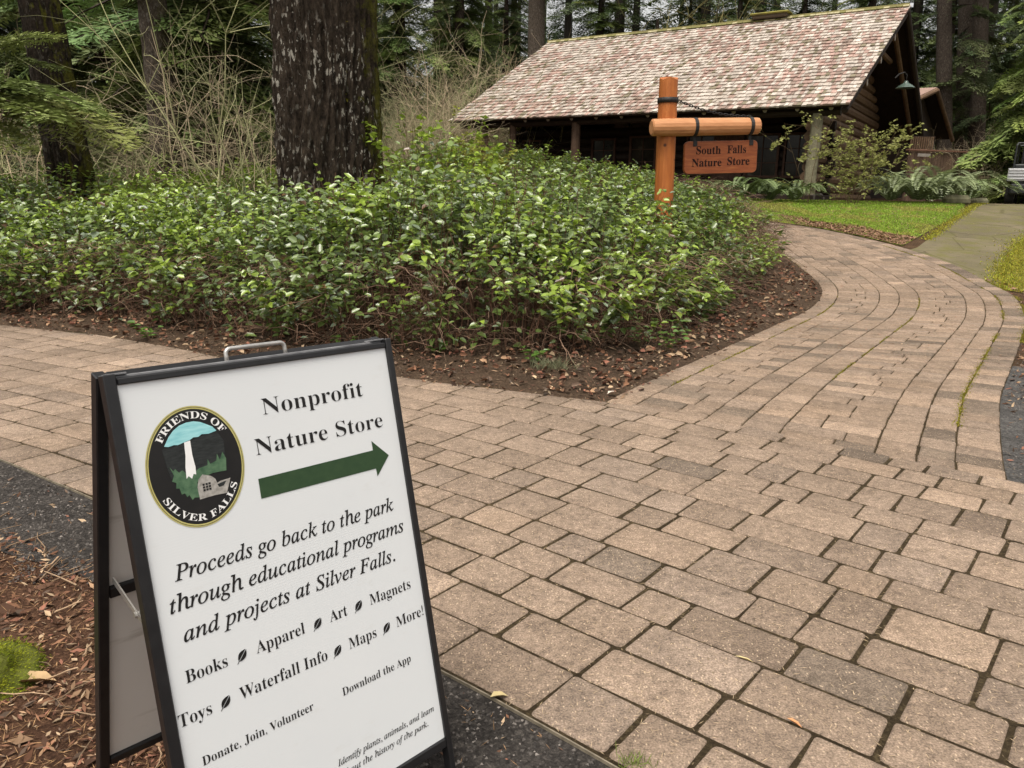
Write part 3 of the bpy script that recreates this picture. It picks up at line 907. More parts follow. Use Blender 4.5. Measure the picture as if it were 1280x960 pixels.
# rear frame: hinged at the top, mirrored about the vertical
UP = SQ[:, 1]; RT = SQ[:, 0]; NR = SQ[:, 2]
nh = np.array([NR[0], NR[1], 0]); nh /= np.linalg.norm(nh)
up2 = UP - 2 * (UP @ nh) * nh; up2 = unit(up2 - RT * (up2 @ RT)); nr2 = np.cross(RT, up2)
hinge = UP * (SH + RAIL - 0.006) - NR * 0.022
rq = np.stack([RT, up2, nr2], 1)
def on_rear(o):
    o.parent = sb
    M4 = Matrix((*[(*rq[i], float(hinge[i])) for i in range(3)], (0, 0, 0, 1)))
    o.matrix_local = M4; return o
m = MB()
for x in (-RAIL / 2 - 0.0005, SW + RAIL / 2 - 0.004):
    m.box((x, -(SH + RAIL + legs) / 2, -0.020), (RAIL, SH + RAIL + legs, 0.026), bev=0.002)
for y in (-0.012, -0.475, -(SH + RAIL + 0.002)):
    m.box((SW / 2, y, -0.020), (SW - 0.002, RAIL if y > -0.3 or y < -0.6 else 0.026, 0.022), bev=0.002)
on_rear(link('rear_frame', m.mesh('rear_frame', MAT['black'])))
m = MB(); m.box((SW / 2, -SH / 2 - 0.02, -0.021), (SW + 0.002, SH - 0.01, 0.005))
on_rear(link('rear_panel', m.mesh('rear_panel', MAT['panel_back'])))
# top rail, handle, stay, hinges
m = MB(); m.box((SW / 2, SH + RAIL - 0.006, -0.030), (SW + 2 * RAIL - 0.02, 0.006, 0.030), bev=0.0015)
on_panel(link('top_rail', m.mesh('top_rail', MAT['rail'])))
for x in (0.006, SW - 0.012):
    m = MB(); m.box((x, SH + RAIL - 0.001, -0.026), (0.034, 0.004, 0.034), bev=0.001)
    m.box((x - 0.02 if x < 0.1 else x + 0.02, SH + RAIL - 0.03, -0.026), (0.003, 0.06, 0.020), bev=0.001)
    on_panel(link('hinge', m.mesh('hinge', MAT['rail'])))
m = MB()
hx0, hx1, hb, ht = .212, .338, SH + RAIL - 0.006, SH + RAIL + 0.020
pts = [(hx0, hb - .004, -.022), (hx0, hb + .012, -.022)] + [(hx0 + .010 - .010 * math.cos(q), ht - .010 + .010 * math.sin(q), -.022) for q in np.linspace(0.2, math.pi / 2, 5)] \
    + [(hx1 - .010 + .010 * math.sin(q), ht - .010 + .010 * math.cos(q), -.022) for q in np.linspace(0, math.pi / 2 - 0.2, 5)] + [(hx1, hb + .012, -.022), (hx1, hb - .004, -.022)]
m.tube(pts, 0.0043, 10)
on_panel(link('handle', m.mesh('handle', MAT['steel'], smooth=True)))
def stay(x):
    a = np.array([x, 0.455, -0.024]); pa = SQ @ a
    b = hinge + rq @ np.array([x, -0.440, -0.004])
    m = MB(); mid = (pa + b) / 2 - np.array([0, 0, 0.012])
    for p, q in ((pa, mid), (mid, b)):
        d = unit(q - p); s = unit(np.cross(d, RT))
        m.box((p + q) / 2, (np.linalg.norm(q - p) + .006, .003, .012), ax=[d, RT, s])
    m.tube([mid - RT * .005, mid + RT * .005], .006, 8)
    o = link('folding_stay', m.mesh('folding_stay', MAT['steel']), sb); return o
stay(0.006); stay(SW - 0.012)

# ------------------------------------------------------------------ wooden store sign on its post
PY = 10.5
pt, pbm = at(836, 97, PY), at(827.5, 300, PY)
ax_up = unit(pt - pbm); base = pt - ax_up * (pt[2] - float(gz(pt[0], PY)) + 0.1) / ax_up[2]
ns = thing('store_sign', 'orange stained log signpost with hanging carved board among the salal bushes', 'sign', base)
rel = lambda p: np.asarray(p) - base
m = MB()
n = 16; H = np.linalg.norm(pt - base)
bx_ = unit(np.cross(ax_up, [0, 1, 0])); by_ = np.cross(ax_up, bx_)
rings = []
for h in np.concatenate([np.linspace(0, H - 0.10, 14), [H - 0.03, H - 0.02]]):
    r = 0.130 - 0.008 * h / H + 0.004 * pnoise(h * 2, 1.7)
    rings.append([ax_up * h + (bx_ * math.cos(2 * math.pi * k / n) + by_ * math.sin(2 * math.pi * k / n)) * r * (1 + 0.02 * pnoise(k * 1.3, h * 1.5)) for k in range(n)])
crown = []
for k in range(n):
    z = H - 0.055 + (0.055 if k % 4 == 0 else 0.02 if k % 2 == 0 else 0.035)
    crown.append(ax_up * z + (bx_ * math.cos(2 * math.pi * k / n) + by_ * math.sin(2 * math.pi * k / n)) * 0.118)
rings = rings[:-2] + [crown]
V = [p for r in rings for p in r] + [ax_up * (H + 0.012)]
F = [(i * n + k, i * n + (k + 1) % n, (i + 1) * n + (k + 1) % n, (i + 1) * n + k) for i in range(len(rings) - 1) for k in range(n)]
F += [((len(rings) - 1) * n + k, (len(rings) - 1) * n + (k + 1) % n, len(V) - 1) for k in range(n)]
m.add(V, F)
o = link('post', m.mesh('post', MAT['stain']), ns)
m = MB(); hb = H - (122 - 97) * PY / 961 * 1.02
m.tube([ax_up * (hb - .032), ax_up * (hb + .032)], .134, 20); link('iron_band', m.mesh('iron_band', MAT['iron'], True), ns)
bl, br = rel(at(814, 159.5, PY - 0.17)), rel(at(948.5, 157.5, PY + 0.05))
bd = unit(br - bl)
m = MB(); m.tube([bl, bl + bd * .015, bl + bd * .4, bl + bd * .8, bl + bd * 1.2, br - bd * .015, br], [.085, .105, .112, .108, .108, .104, .088], 16)
link('crossbeam', m.mesh('crossbeam', MAT['beam'], False), ns)
cb = lambda px: bl + bd * ((px - 814) / 134.5 * np.linalg.norm(br - bl))
bc = (rel(at(854.5, 196.5, PY - .05)) + rel(at(945.5, 196.5, PY + .04))) / 2
bdx = unit(rel(at(945.5, 196, PY + .04)) - rel(at(854.5, 198, PY - .05)))
bwid = np.linalg.norm(rel(at(945.5, 196.5, PY + .04)) - rel(at(854.5, 196.5, PY - .05)))
bz = unit(np.array([0, 0, 1.0]) - bdx * bdx[2]); bn = np.cross(bdx, bz)
if bn[1] > 0: bn = -bn
bh = 37.5 / 961 * PY
# rounded board
out = []
rr = 0.06
for cx_, cy_, a0 in ((bwid / 2 - rr, bh / 2 - rr, 0), (-bwid / 2 + rr, bh / 2 - rr, 90), (-bwid / 2 + rr, -bh / 2 + rr, 180), (bwid / 2 - rr, -bh / 2 + rr, 270)):
    for q in np.linspace(a0, a0 + 90, 5): out.append((cx_ + rr * math.cos(math.radians(q)), cy_ + rr * math.sin(math.radians(q))))
m = MB(); k = len(out)
lay = lambda s, z: [bdx * x * s + bz * y * s + bn * z for x, y in out]
V = lay(.985, .030) + lay(1, .020) + lay(1, -.025)
F = [tuple(range(k))] + [tuple(range(2 * k, 3 * k))[::-1]] + [(a * k + (i + 1) % k, a * k + i, (a + 1) * k + i, (a + 1) * k + (i + 1) % k) for a in range(2) for i in range(k)]
m.add(V, F)
hbo = link('hanging_board', m.mesh('hanging_board', MAT['board']), ns, bc)
sx = bwid / 91.0
for ws in ((('South', 869, 899.5, 192.6), ('Falls', 907.5, 931, 192.2)), (('Nature', 864, 901, 206.9), ('Store', 908, 936, 206.0))):
    t = MB()
    for q, xa, xb, yb in ws: put_line(t, q, (xa - 900) * sx, (xb - 900) * sx, (196.5 - yb) * sx, 13.2 * sx, 'bold', .008)
    t.V = [tuple(bdx * v[0] + bz * v[1] + bn * 0.0315) for v in t.V]
    link('carved_lettering', t.mesh('carved_lettering', MAT['carved']), hbo)
for px in (867.5, 937):
    c = cb(px); m = MB()
    m.tube([c - bd * .022, c + bd * .022], .1155, 18)
    top = c - np.array([0, 0, .11]); bot = bc + bdx * ((px - 900) * sx) + bz * (bh / 2 - .03)
    m.box((top + bot) / 2 + bn * .0, (.035, .012, np.linalg.norm(top - bot)), ax=[bdx, bn, bz])
    m.box(bot + bn * .034, (.055, .008, .07), ax=[bdx, bn, bz], bev=.003)
    link('iron_strap', m.mesh('iron_strap', MAT['iron']), ns)
m = MB()
a, b = ax_up * hb + bx_ * 0 + np.array([.13, -.02, 0]), cb(937) + np.array([0, 0, .118])
P = [a + (b - a) * q - np.array([0, 0, .05 * math.sin(math.pi * q)]) for q in np.linspace(0, 1, 26)]
for i in range(25):
    d = unit(P[i + 1] - P[i]); s = unit(np.cross(d, [0, 0, 1])) if i % 2 else np.cross(d, unit(np.cross(d, [0, 0, 1])))
    c = (P[i] + P[i + 1]) / 2
    m.tube([c + d * .030 * math.cos(q) + s * .014 * math.sin(q) for q in np.linspace(0, 2 * math.pi, 9)], .0055, 5, caps=False)
link('chain', m.mesh('chain', MAT['iron']), ns)

# ------------------------------------------------------------------ log cabin (the store)
U = unit(ray(-900, 208) * [1, 1, 0]); Vv = np.array([-U[1], U[0], 0]); Vv = Vv if Vv[1] > 0 else -Vv
UPZ = np.array([0, 0, 1.0])
E2 = at(1061, 130, 21.0); LEN = 12.95; HALF = 6.0; RISE = 3.43
G0 = 1.27
cabin = thing('log_cabin', 'low log cabin with weathered shake roof and deep dark porch', 'cabin', (E2[0], E2[1], G0))
EV = E2[2] - G0
def cp(u, v, z): return U * u + Vv * v + UPZ * z            # local: u towards the left gable, v into depth, z above its ground
SL = math.atan2(RISE, HALF)
RR = -0.34                                                  # ridge overhang past the eave corner on the right
def roof_pt(u, q):
    """q 0 at eave .. 1 at ridge; the rake leans slightly"""
    return cp(u, HALF * q, EV + RISE * q)
m = MB()
NROW = 29
nrm = unit(np.cross(U, cp(0, HALF, RISE))); nrm = nrm if nrm[2] > 0 else -nrm
sl = unit(cp(0, HALF, RISE)); rowlen = math.hypot(HALF, RISE) / NROW
for r in range(NROW):
    q0 = r / NROW
    u = RR * q0 - 0.02
    uend = LEN + (-0.36) * q0 + 0.02
    b0 = roof_pt(0, q0) - sl * 0.03
    while u < uend:
        w = min(RNG.uniform(0.07, 0.15), uend - u)
        if w < 0.03: break
        t_ = RNG.uniform(0.034, 0.058); L = rowlen * 1.5; dq = RNG.normal(0, 0.012)
        p = b0 + U * u + sl * dq
        P = [p, p + U * (w - .007), p + U * (w - .007) + sl * L, p + sl * L]
        Q = [P[0] + nrm * t_, P[1] + nrm * (t_ + RNG.normal(0, .005)), P[2] + nrm * .006, P[3] + nrm * .006]
        rv = RNG.random()
        patch = pnoise(u * 0.5, r * 0.28, 4.4) + 0.5 * pnoise(u * 1.9, r * 1.1, 1.0)
        if rv < 0.26 + 0.30 * patch: c = np.array([0.36, 0.245, 0.205])
        elif rv < 0.36 + 0.45 * patch: c = np.array([0.25, 0.185, 0.15])
        elif rv < 0.44 + 0.4 * patch: c = np.array([0.20, 0.17, 0.115])
        else: c = np.array([0.40, 0.345, 0.295]) if RNG.random() < .5 else np.array([0.49, 0.43, 0.375])
        c = c * RNG.uniform(0.84, 1.12) * (1 + .22 * pnoise(u * 2.6, r * .16, 11.0))
        m.add(P + Q, [(4, 5, 6, 7), (0, 1, 5, 4), (0, 4, 7, 3), (1, 2, 6, 5)], 0, tuple(c))
        u += w
roof = link('roof', m.mesh('roof', MAT['shake']), cabin)
# decking under the shakes, far slope, verge boards
E3 = rel_far = (at(1156, 168, E2[1] + 2 * HALF * Vv[1] + 0.4) - np.array([E2[0], E2[1], G0]))
R2p, R1p = roof_pt(RR, 1), roof_pt(LEN - 0.36, 1)
E2p, E1p = roof_pt(0, 0), roof_pt(LEN, 0)
E4 = E3 + U * (LEN + 0.2)
m = MB()
def slab(a, b, c, d, th, mi=0):
    nn = unit(np.cross(np.asarray(b) - a, np.asarray(d) - a)); nn = nn if nn[2] > 0 else -nn
    P = [a, b, c, d]; Q = [p - nn * th for p in P]
    m.add(P + Q, [(0, 1, 2, 3), (7, 6, 5, 4), (0, 4, 5, 1), (1, 5, 6, 2), (2, 6, 7, 3), (3, 7, 4, 0)], mi)
dn = nrm * -0.006
slab(E2p + dn, R2p + dn, R1p + dn, E1p + dn, 0.06)
slab(R2p + dn, E3 + dn, E4 + dn, R1p + dn, 0.10)
link('roof_decking', m.mesh('roof_decking', MAT['darkwood']), roof)
m = MB()
m.tube([R2p + nrm * .03 + U * .02, R1p + nrm * .03], .075, 6, col=(0.16, 0.14, 0.05))
for i in range(70):
    u = RR + 0.1 + i * (LEN - .1) / 70
    p = roof_pt(u, 1) + np.array([0, 0, .05])
    g = (0.17, 0.16, 0.055) if RNG.random() < .6 else (0.38, 0.34, 0.20)
    m.box(p - sl * .09 + nrm * .02, (.17, .20, .03), ax=[U, sl, nrm], col=g)
link('ridge_cap', m.mesh('ridge_cap', MAT['shake']), roof)
# mossy vent box on the ridge
pv0 = at(960, 17, 24.6) - np.array([E2[0], E2[1], G0])
pv1 = roof_pt(3.9, 1)
m = MB(); m.box(pv1 + UPZ * .12, (1.15, .5, .16), ax=[U, Vv, UPZ], col=(.10, .075, .05), bev=.03)
m.box(pv1 + UPZ * .19, (1.3, .65, .06), ax=[U, Vv, UPZ], col=(.24, .22, .05), bev=.03)
link('ridge_vent', m.mesh('ridge_vent', MAT['shake']), roof)
# near and far verge logs of the gable
def verge(a, b, r, name, mt='darkwood'):
    m = MB(); m.tube([a, a + (b - a) * .33, a + (b - a) * .66, b], r, 8); return link(name, m.mesh(name, MAT[mt]), cabin)
verge(E2p + U * .10 - nrm * .16, R2p + U * .10 - nrm * .20, .085, 'verge_log')
n2 = unit(np.cross(U, E3 - R2p)); n2 = n2 if n2[2] > 0 else -n2
verge(R2p + U * .08 - n2 * .16, E3 + U * .08 - n2 * .14 + unit(E3 - R2p) * .15, .10, 'verge_log')
verge(R2p + U * .42 - n2 * .34 - UPZ * .1, E3 + U * .42 - n2 * .26 + unit(E3 - R2p) * .1, .08, 'verge_log', 'log')
# gable wall of stacked logs
GU = 1.05; VF = 0.95; VB = 2 * HALF - 0.8; PD = 2.7; LR = 0.145
wl = MB(); z = LR
def roof_q(v):
    if v < HALF: return EV + RISE * v / HALF
    f = (v - HALF) / max(0.1, (E3 @ Vv) - HALF); return (EV + RISE) * (1 - f) + E3[2] * f
while z < EV + RISE - 0.3:
    v0, v1 = VF, VB
    while v0 < HALF and roof_q(v0) < z + .28: v0 += .05
    while v1 > HALF and roof_q(v1) < z + .28: v1 -= .05
    ext = RNG.uniform(.12, .4) if z < EV - .1 else 0.0
    if v1 - v0 > .4:
        cc = RNG.uniform(.7, 1.25)
        wl.tube([cp(GU, v0 - ext, z), cp(GU + RNG.normal(0, .012), (v0 + v1) / 2, z + RNG.normal(0, .01)), cp(GU, v1 + ext * .6, z)], LR * RNG.uniform(.98, 1.06), 9, col=(cc, cc, cc))
    z += LR * 1.86
link('gable_wall', wl.mesh('gable_wall', MAT['log']), cabin)
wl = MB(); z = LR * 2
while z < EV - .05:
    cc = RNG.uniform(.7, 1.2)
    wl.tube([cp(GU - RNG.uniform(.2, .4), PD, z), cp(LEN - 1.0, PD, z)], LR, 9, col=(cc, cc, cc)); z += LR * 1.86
link('porch_wall', wl.mesh('porch_wall', MAT['darkwood']), cabin)  # blackish logs paint in the darkness inside the porch
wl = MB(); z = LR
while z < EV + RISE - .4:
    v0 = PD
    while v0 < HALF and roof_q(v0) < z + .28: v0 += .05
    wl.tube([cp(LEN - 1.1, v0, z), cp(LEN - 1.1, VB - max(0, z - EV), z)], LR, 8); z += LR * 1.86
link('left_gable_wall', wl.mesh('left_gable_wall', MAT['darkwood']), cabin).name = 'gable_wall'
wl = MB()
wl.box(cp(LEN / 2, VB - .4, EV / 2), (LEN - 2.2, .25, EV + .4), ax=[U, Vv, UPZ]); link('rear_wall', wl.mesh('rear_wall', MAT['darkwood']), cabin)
m = MB(); m.box(cp(LEN / 2, 1.4, .10), (LEN - 1.4, 2.9, .20), ax=[U, Vv, UPZ], bev=.02)
link('porch_floor', m.mesh('porch_floor', MAT['darkwood']), cabin)
for i in range(30):
    u = RNG.uniform(2.0, LEN - .5); v = .55 + RNG.uniform(-.08, .08) if i % 2 else VF + RNG.uniform(-.1, .1)
    if i < 14: v = RNG.uniform(.4, 2.4); u = GU - .15 + RNG.uniform(-.08, .06)
    s = RNG.uniform(.20, .40); g = RNG.uniform(.5, .9); m = MB()
    m.box(cp(u, v, RNG.uniform(-.06, .16)), (s, s * .8, s * .7), ax=[U, Vv, UPZ], bev=s * .16, col=(g, g, g * .97))
    link('footing_stone', m.mesh('footing_stone', MAT['rock']), cabin)
# eave beam, posts, rafter tails, windows
m = MB(); m.tube([cp(.25, .45, EV - .10), cp(LEN / 2, .45, EV - .11), cp(LEN - .25, .45, EV - .10)], .13, 10); link('eave_beam', m.mesh('eave_beam', MAT['darkwood']), cabin)
def u_at(px, v, py=200):
    d = ray(px, py); base3 = np.array([E2[0], E2[1], 0]) + Vv * v
    A = np.array([[U[0], -d[0]], [U[1], -d[1]]]); s = np.linalg.solve(A, np.array([0, 0]) - base3[:2]); return s[0]
for px, r, mt in ((605.5, .125, 'post'), (640.5, .12, 'post'), (718.5, .15, 'post'), (1016, .155, 'litpost')):
    u = u_at(px, .45); m = MB()
    m.tube([cp(u, .45, -.25), cp(u + .02, .45, EV * .35), cp(u - .01, .45, EV * .7), cp(u, .45, EV - .16)], [r * 1.08, r, r * .97, r * .95], 10, col=(1, 1, 1))
    link('porch_post', m.mesh('porch_post', MAT[mt]), cabin)
for i in range(15):
    u = .45 + i * (LEN - .9) / 14; m = MB()
    a = roof_pt(u, .012) - nrm * .12; b = roof_pt(u, .42) - nrm * .12
    m.tube([a, b], .06, 8, caps=False); 
    m.add([a + (U * math.cos(q) + nrm * math.sin(q)) * .06 - sl * .002 for q in np.linspace(0, 2 * math.pi, 8, endpoint=False)], [tuple(range(8))], 1)
    link('rafter_tail', m.mesh('rafter_tail', [MAT['darkwood'], MAT['logend']]), cabin)
def window(u, z, w, h, v=PD, name='window', nx=2, ny=3):
    m = MB(); V0 = v - LR - .03
    for du, dz, a, b in ((0, h / 2, w + .12, .07), (0, -h / 2, w + .16, .08), (-w / 2, 0, .07, h), (w / 2, 0, .07, h)):
        m.box(cp(u + du, V0, z + dz), (a, .09, b), ax=[U, Vv, UPZ], bev=.008)
    for i in range(1, nx): m.box(cp(u - w / 2 + w * i / nx, V0 + .01, z), (.025, .03, h - .06), ax=[U, Vv, UPZ])
    for i in range(1, ny): m.box(cp(u, V0 + .012, z - h / 2 + h * i / ny), (w - .06, .03, .025), ax=[U, Vv, UPZ])
    f = link(name, m.mesh(name, MAT['trim']), cabin)
    m = MB(); m.box(cp(u, V0 + .03, z), (w - .05, .01, h - .05), ax=[U, Vv, UPZ]); link('pane', m.mesh('pane', MAT['glass']), f)
for px, w, h, z in ((668, .7, 1.0, 1.45), (757, .85, 1.1, 1.4), (806, .9, 1.2, 1.4), (878, .9, 1.2, 1.4), (955, .95, 1.25, 1.35), (1000, .8, 1.25, 1.35)):
    window(u_at(px, PD, 190), z, w, h)
# plank door on the porch
ud = u_at(912, PD, 190); m = MB()
for k in range(5): m.box(cp(ud - .38 + k * .19, PD - LR - .02, 1.15), (.185, .06, 2.0), ax=[U, Vv, UPZ], bev=.008)
dr_ = link('door', m.mesh('door', MAT['trim']), cabin)
m = MB(); m.tube([cp(ud - .35, PD - LR - .09, 1.05), cp(ud - .35, PD - LR - .09, 1.25)], .015, 6); link('door_handle', m.mesh('door_handle', MAT['iron']), dr_)
# purlin ends under the gable overhang, tie beam, king post
for q in (.30, .52, .76):
    for pl in (0,):
        v = HALF * q; zc = EV + RISE * q - .30; m = MB()
        a, b = cp(RR * q + .02, v, zc), cp(GU, v, zc); m.tube([a, b], .095, 9, caps=False)
        m.add([a + (Vv * math.cos(t_) + UPZ * math.sin(t_)) * .095 for t_ in np.linspace(0, 2 * math.pi, 9, endpoint=False)], [tuple(range(9))], 1)
        link('purlin_end', m.mesh('purlin_end', [MAT['log'], MAT['logend']]), cabin)
m = MB(); m.tube([cp(.3, HALF * .74, EV + RISE * .62), cp(.3, HALF * 1.3, EV + RISE * .62)], .085, 8); link('tie_beam', m.mesh('tie_beam', MAT['log']), cabin)
m = MB(); a = E3 + U * .3 - UPZ * .2; m.tube([a, a + U * .9], .10, 8, caps=False)
m.add([a + (Vv * math.cos(t_) + UPZ * math.sin(t_)) * .10 for t_ in np.linspace(0, 2 * math.pi, 9, endpoint=False)], [tuple(range(9))], 1)
link('purlin_end', m.mesh('purlin_end', [MAT['log'], MAT['logend']]), cabin)
# gooseneck barn lamp on the gable
lp = at(1132, 108, 25.2) - np.array([E2[0], E2[1], G0])
m = MB(); hd = unit(np.array([1.0, 0.2, 0]))
m.tube([lp + hd * -.40 + UPZ * .22, lp + hd * -.28 + UPZ * .34, lp + hd * -.1 + UPZ * .40, lp + UPZ * .32, lp + UPZ * .12], .022, 7)
V = []; F = []; nn_ = 18
for r, z in ((.05, .16), (.07, .10), (.20, .02), (.285, -.05)):
    V += [lp + np.array([r * math.cos(2 * math.pi * k / nn_), r * math.sin(2 * math.pi * k / nn_), z]) for k in range(nn_)]
F = [(i * nn_ + k, i * nn_ + (k + 1) % nn_, (i + 1) * nn_ + (k + 1) % nn_, (i + 1) * nn_ + k) for i in range(3) for k in range(nn_)]
gl = link('gable_lamp', m.mesh('gable_lamp', MAT['iron']), cabin)
m = MB(); m.add(V, F); link('lamp_shade', m.mesh('lamp_shade', MAT['enamel'], True), gl)
# things inside the porch
def porch_obj(px, v, name): pass

# ------------------------------------------------------------------ gabled outbuilding, fence and slatted screen beyond
ob0 = at(1158, 200, 33.0); ob0[2] = float(gz(ob0[0], 33.0))
shed = thing('log_outbuilding', 'small dark gabled log outbuilding half hidden behind the cabin', 'shed', ob0)
pk = at(1172, 109, 33.0) - ob0; ev_r = at(1191, 172, 36.2) - ob0
du = unit(U); L2 = 3.2
ev_l = pk - (ev_r - pk) * np.array([1, 1, -1]) * 1.0
ev_l = np.array([pk[0] - (ev_r[0] - pk[0]) * 1.0 - 1.2, pk[1] - 1.8, ev_r[2]])
m = MB()
def slab2(mb, a, b, c, d, th):
    nn = unit(np.cross(b - a, d - a)); nn = nn if nn[2] > 0 else -nn
    P = [a, b, c, d]; Q = [p - nn * th for p in P]
    mb.add(P + Q, [(0, 1, 2, 3), (7, 6, 5, 4), (0, 4, 5, 1), (1, 5, 6, 2), (2, 6, 7, 3), (3, 7, 4, 0)], 0, (0.30, 0.20, 0.165))
slab2(m, ev_l, pk, pk + du * L2, ev_l + du * L2, .08)
link('roof_slope', m.mesh('roof_slope', MAT['shake']), shed)
m = MB(); slab2(m, ev_r, pk, pk + du * L2, ev_r + du * L2, .08)
link('roof_slope', m.mesh('roof_slope', MAT['darkwood']), shed)  # darker copy of the slope, its underside shade put into the colour
m = MB()
gl_ = [ev_l + du * .5 + np.array([.3, .3, -.05]), pk + du * .5 - UPZ * .25, ev_r + du * .5 + np.array([-.3, -.2, -.05])]
zb = -0.2
bl_ = [np.array([gl_[0][0], gl_[0][1], zb]), np.array([gl_[2][0], gl_[2][1], zb])]
P = [bl_[0], bl_[1], gl_[2], gl_[1], gl_[0]]; Q = [p + du * (L2 - 1.0) for p in P]
m.add(P + Q, [(0, 1, 2, 3, 4), (9, 8, 7, 6, 5), (0, 5, 6, 1), (1, 6, 7, 2), (4, 9, 5, 0)])
link('wall', m.mesh('wall', MAT['darkwood']), shed)
m = MB(); m.tube([pk - UPZ * .12, ev_r - UPZ * .12], .09, 8); m.tube([pk - UPZ * .12, ev_l - UPZ * .12], .09, 8); link('verge_log', m.mesh('verge_log', MAT['log']), shed)

fa, fb = at(1133, 207, 27.5), at(1206, 205, 28.5)
fa[2] = float(gz(fa[0], fa[1])); fb[2] = float(gz(fb[0], fb[1]))
fn = thing('plank_fence', 'low red brown plank fence with a flat top rail right of the cabin', 'fence', fa)
fd = unit(fb - fa); flen = np.linalg.norm(fb - fa); ftop = at(1160, 188.5, 27.8)[2] - fa[2]; fnn = np.cross(fd, UPZ)
m = MB(); k = int(flen / .14)
for i in range(k): g = RNG.uniform(.8, 1.5); m.box(fd * (.07 + i * .14) + UPZ * (ftop / 2 - .03), (.125, .025, ftop - .06), ax=[fd, fnn, UPZ], col=(g * 1.3, g * 1.6, g * 1.7))
link('planks', m.mesh('planks', MAT['trim']), fn)
m = MB(); m.box(fd * flen / 2 + UPZ * ftop, (flen + .1, .16, .06), ax=[fd, fnn, UPZ], bev=.01, col=(1.8, 1.8, 1.8)); link('top_rail', m.mesh('top_rail', MAT['trim']), fn)
sg = at(1155, 194, 27.5) - fa
m = MB(); m.box(sg, (.58, .02, .10), ax=[fd, fnn, UPZ], bev=.004); link('pale_board', m.mesh('pale_board', MAT['logend']), fn)
sc_p = at(1151, 187, 29.5); sc_p[2] = float(gz(sc_p[0], sc_p[1]))
scn = thing('slatted_screen', 'dark grey screen of upright slats standing behind the plank fence', 'screen', sc_p)
st = at(1151, 171, 29.5)[2] - sc_p[2]
m = MB()
for i in range(11): m.box(np.array([-.40 + i * .08, 0, st / 2]), (.05, .03, st))
link('slats', m.mesh('slats', MAT['log']), scn)
for zr in (st, .3):
    m = MB(); m.box((0, .03, zr), (.95, .05, .06)); link('rail', m.mesh('rail', MAT['darkwood']), scn)

# ------------------------------------------------------------------ utility cart on the driveway
cw = at(1288, 241, 23.5); cw[2] = float(gz(cw[0], cw[1]))
cart = thing('utility_cart', 'dark utility cart with silver ribbed cargo bed parked on the driveway', 'cart', cw)
cart.rotation_euler = (0, 0, math.radians(-34))
MAT['bed_metal'] = simple('ribbed_bed_metal', (0.34, 0.34, 0.35), (0.48, 0.48, 0.49), 20, 0.4, 0.5)
MAT['rubber'] = simple('tyre_rubber', (0.012, 0.012, 0.012), (0.03, 0.028, 0.026), 30, 0.9, 0.2)
MAT['cartbody'] = simple('dark_cart_body', (0.010, 0.012, 0.012), (0.022, 0.024, 0.024), 10, 0.4, 0.5)
MAT['lens'] = simple('white_lamp', (0.7, 0.7, 0.68), (0.8, 0.8, 0.78), 30, 0.3, 0.5)
m = MB()
m.box((0, .45, .70), (1.24, 1.15, .04)); m.box((0, -.13, .86), (1.28, .04, .36), bev=.008)
for z in (.74, .83, .92, .99): m.box((0, -.155, z), (1.24, .03, .035), bev=.006)
for x in (-.62, .62): m.box((x, .45, .85), (.03, 1.1, .30), bev=.006)
link('cargo_bed', m.mesh('cargo_bed', MAT['bed_metal']), cart)
m = MB(); m.box((0, .9, .45), (1.1, 2.1, .32), bev=.05); m.box((0, 2.0, .62), (1.2, .7, .35), bev=.08); m.box((0, .06, .56), (1.0, .12, .12), bev=.02)
link('body', m.mesh('body', MAT['cartbody']), cart)
m = MB(); m.box((0, 1.15, .78), (1.1, .45, .12), bev=.03); m.box((0, .98, 1.0), (1.1, .10, .4), bev=.03); link('seat', m.mesh('seat', MAT['cartbody']), cart)
for x, y in ((-.52, .3), (.52, .3), (-.52, 1.95), (.52, 1.95)):
    m = MB(); m.tube([(x - .12, y, .28), (x - .09, y, .28), (x + .09, y, .28), (x + .12, y, .28)], [.24, .28, .28, .24], 18)
    w = link('wheel', m.mesh('wheel', MAT['rubber']), cart)
    m = MB(); m.tube([(x - .125, y, .28), (x + .125, y, .28)], .13, 12); link('rim', m.mesh('rim', MAT['steel']), w)
m = MB()
for x in (-.56, .56): m.tube([(x, .86, .6), (x, .86, 1.75), (x * .95, .95, 1.82), (x * .95, 1.9, 1.80), (x * .95, 2.2, 1.0)], .028, 8)
m.tube([(-.53, .95, 1.82), (.53, .95, 1.82)], .025, 8); m.tube([(-.53, 1.9, 1.80), (.53, 1.9, 1.80)], .025, 8)
link('roll_frame', m.mesh('roll_frame', MAT['cartbody']), cart)
for x in (-.40, .40):
    m = MB(); m.box((x, -.02, .50), (.14, .03, .08), bev=.01); link('tail_lamp', m.mesh('tail_lamp', MAT['lens']), cart)
# pole with a white hook beside the cart
pp = at(1277.5, 205, 25.5); pp[2] = float(gz(pp[0], pp[1])); ph = at(1277.5, 168, 25.5)[2] - pp[2]
lampp = thing('hooked_pole', 'thin dark pole with a white hooked top behind the utility cart', 'pole', pp)
m = MB(); m.tube([(0, 0, 0), (0, 0, ph * .5), (0, 0, ph)], .035, 8); link('pole', m.mesh('pole', MAT['iron']), lampp)
m = MB(); m.tube([(0, 0, ph)] + [(.10 - .10 * math.cos(q), 0, ph + .10 * math.sin(q)) for q in np.linspace(0.1, 2.4, 8)], .03, 8); link('hook', m.mesh('hook', MAT['lens'], True), lampp)
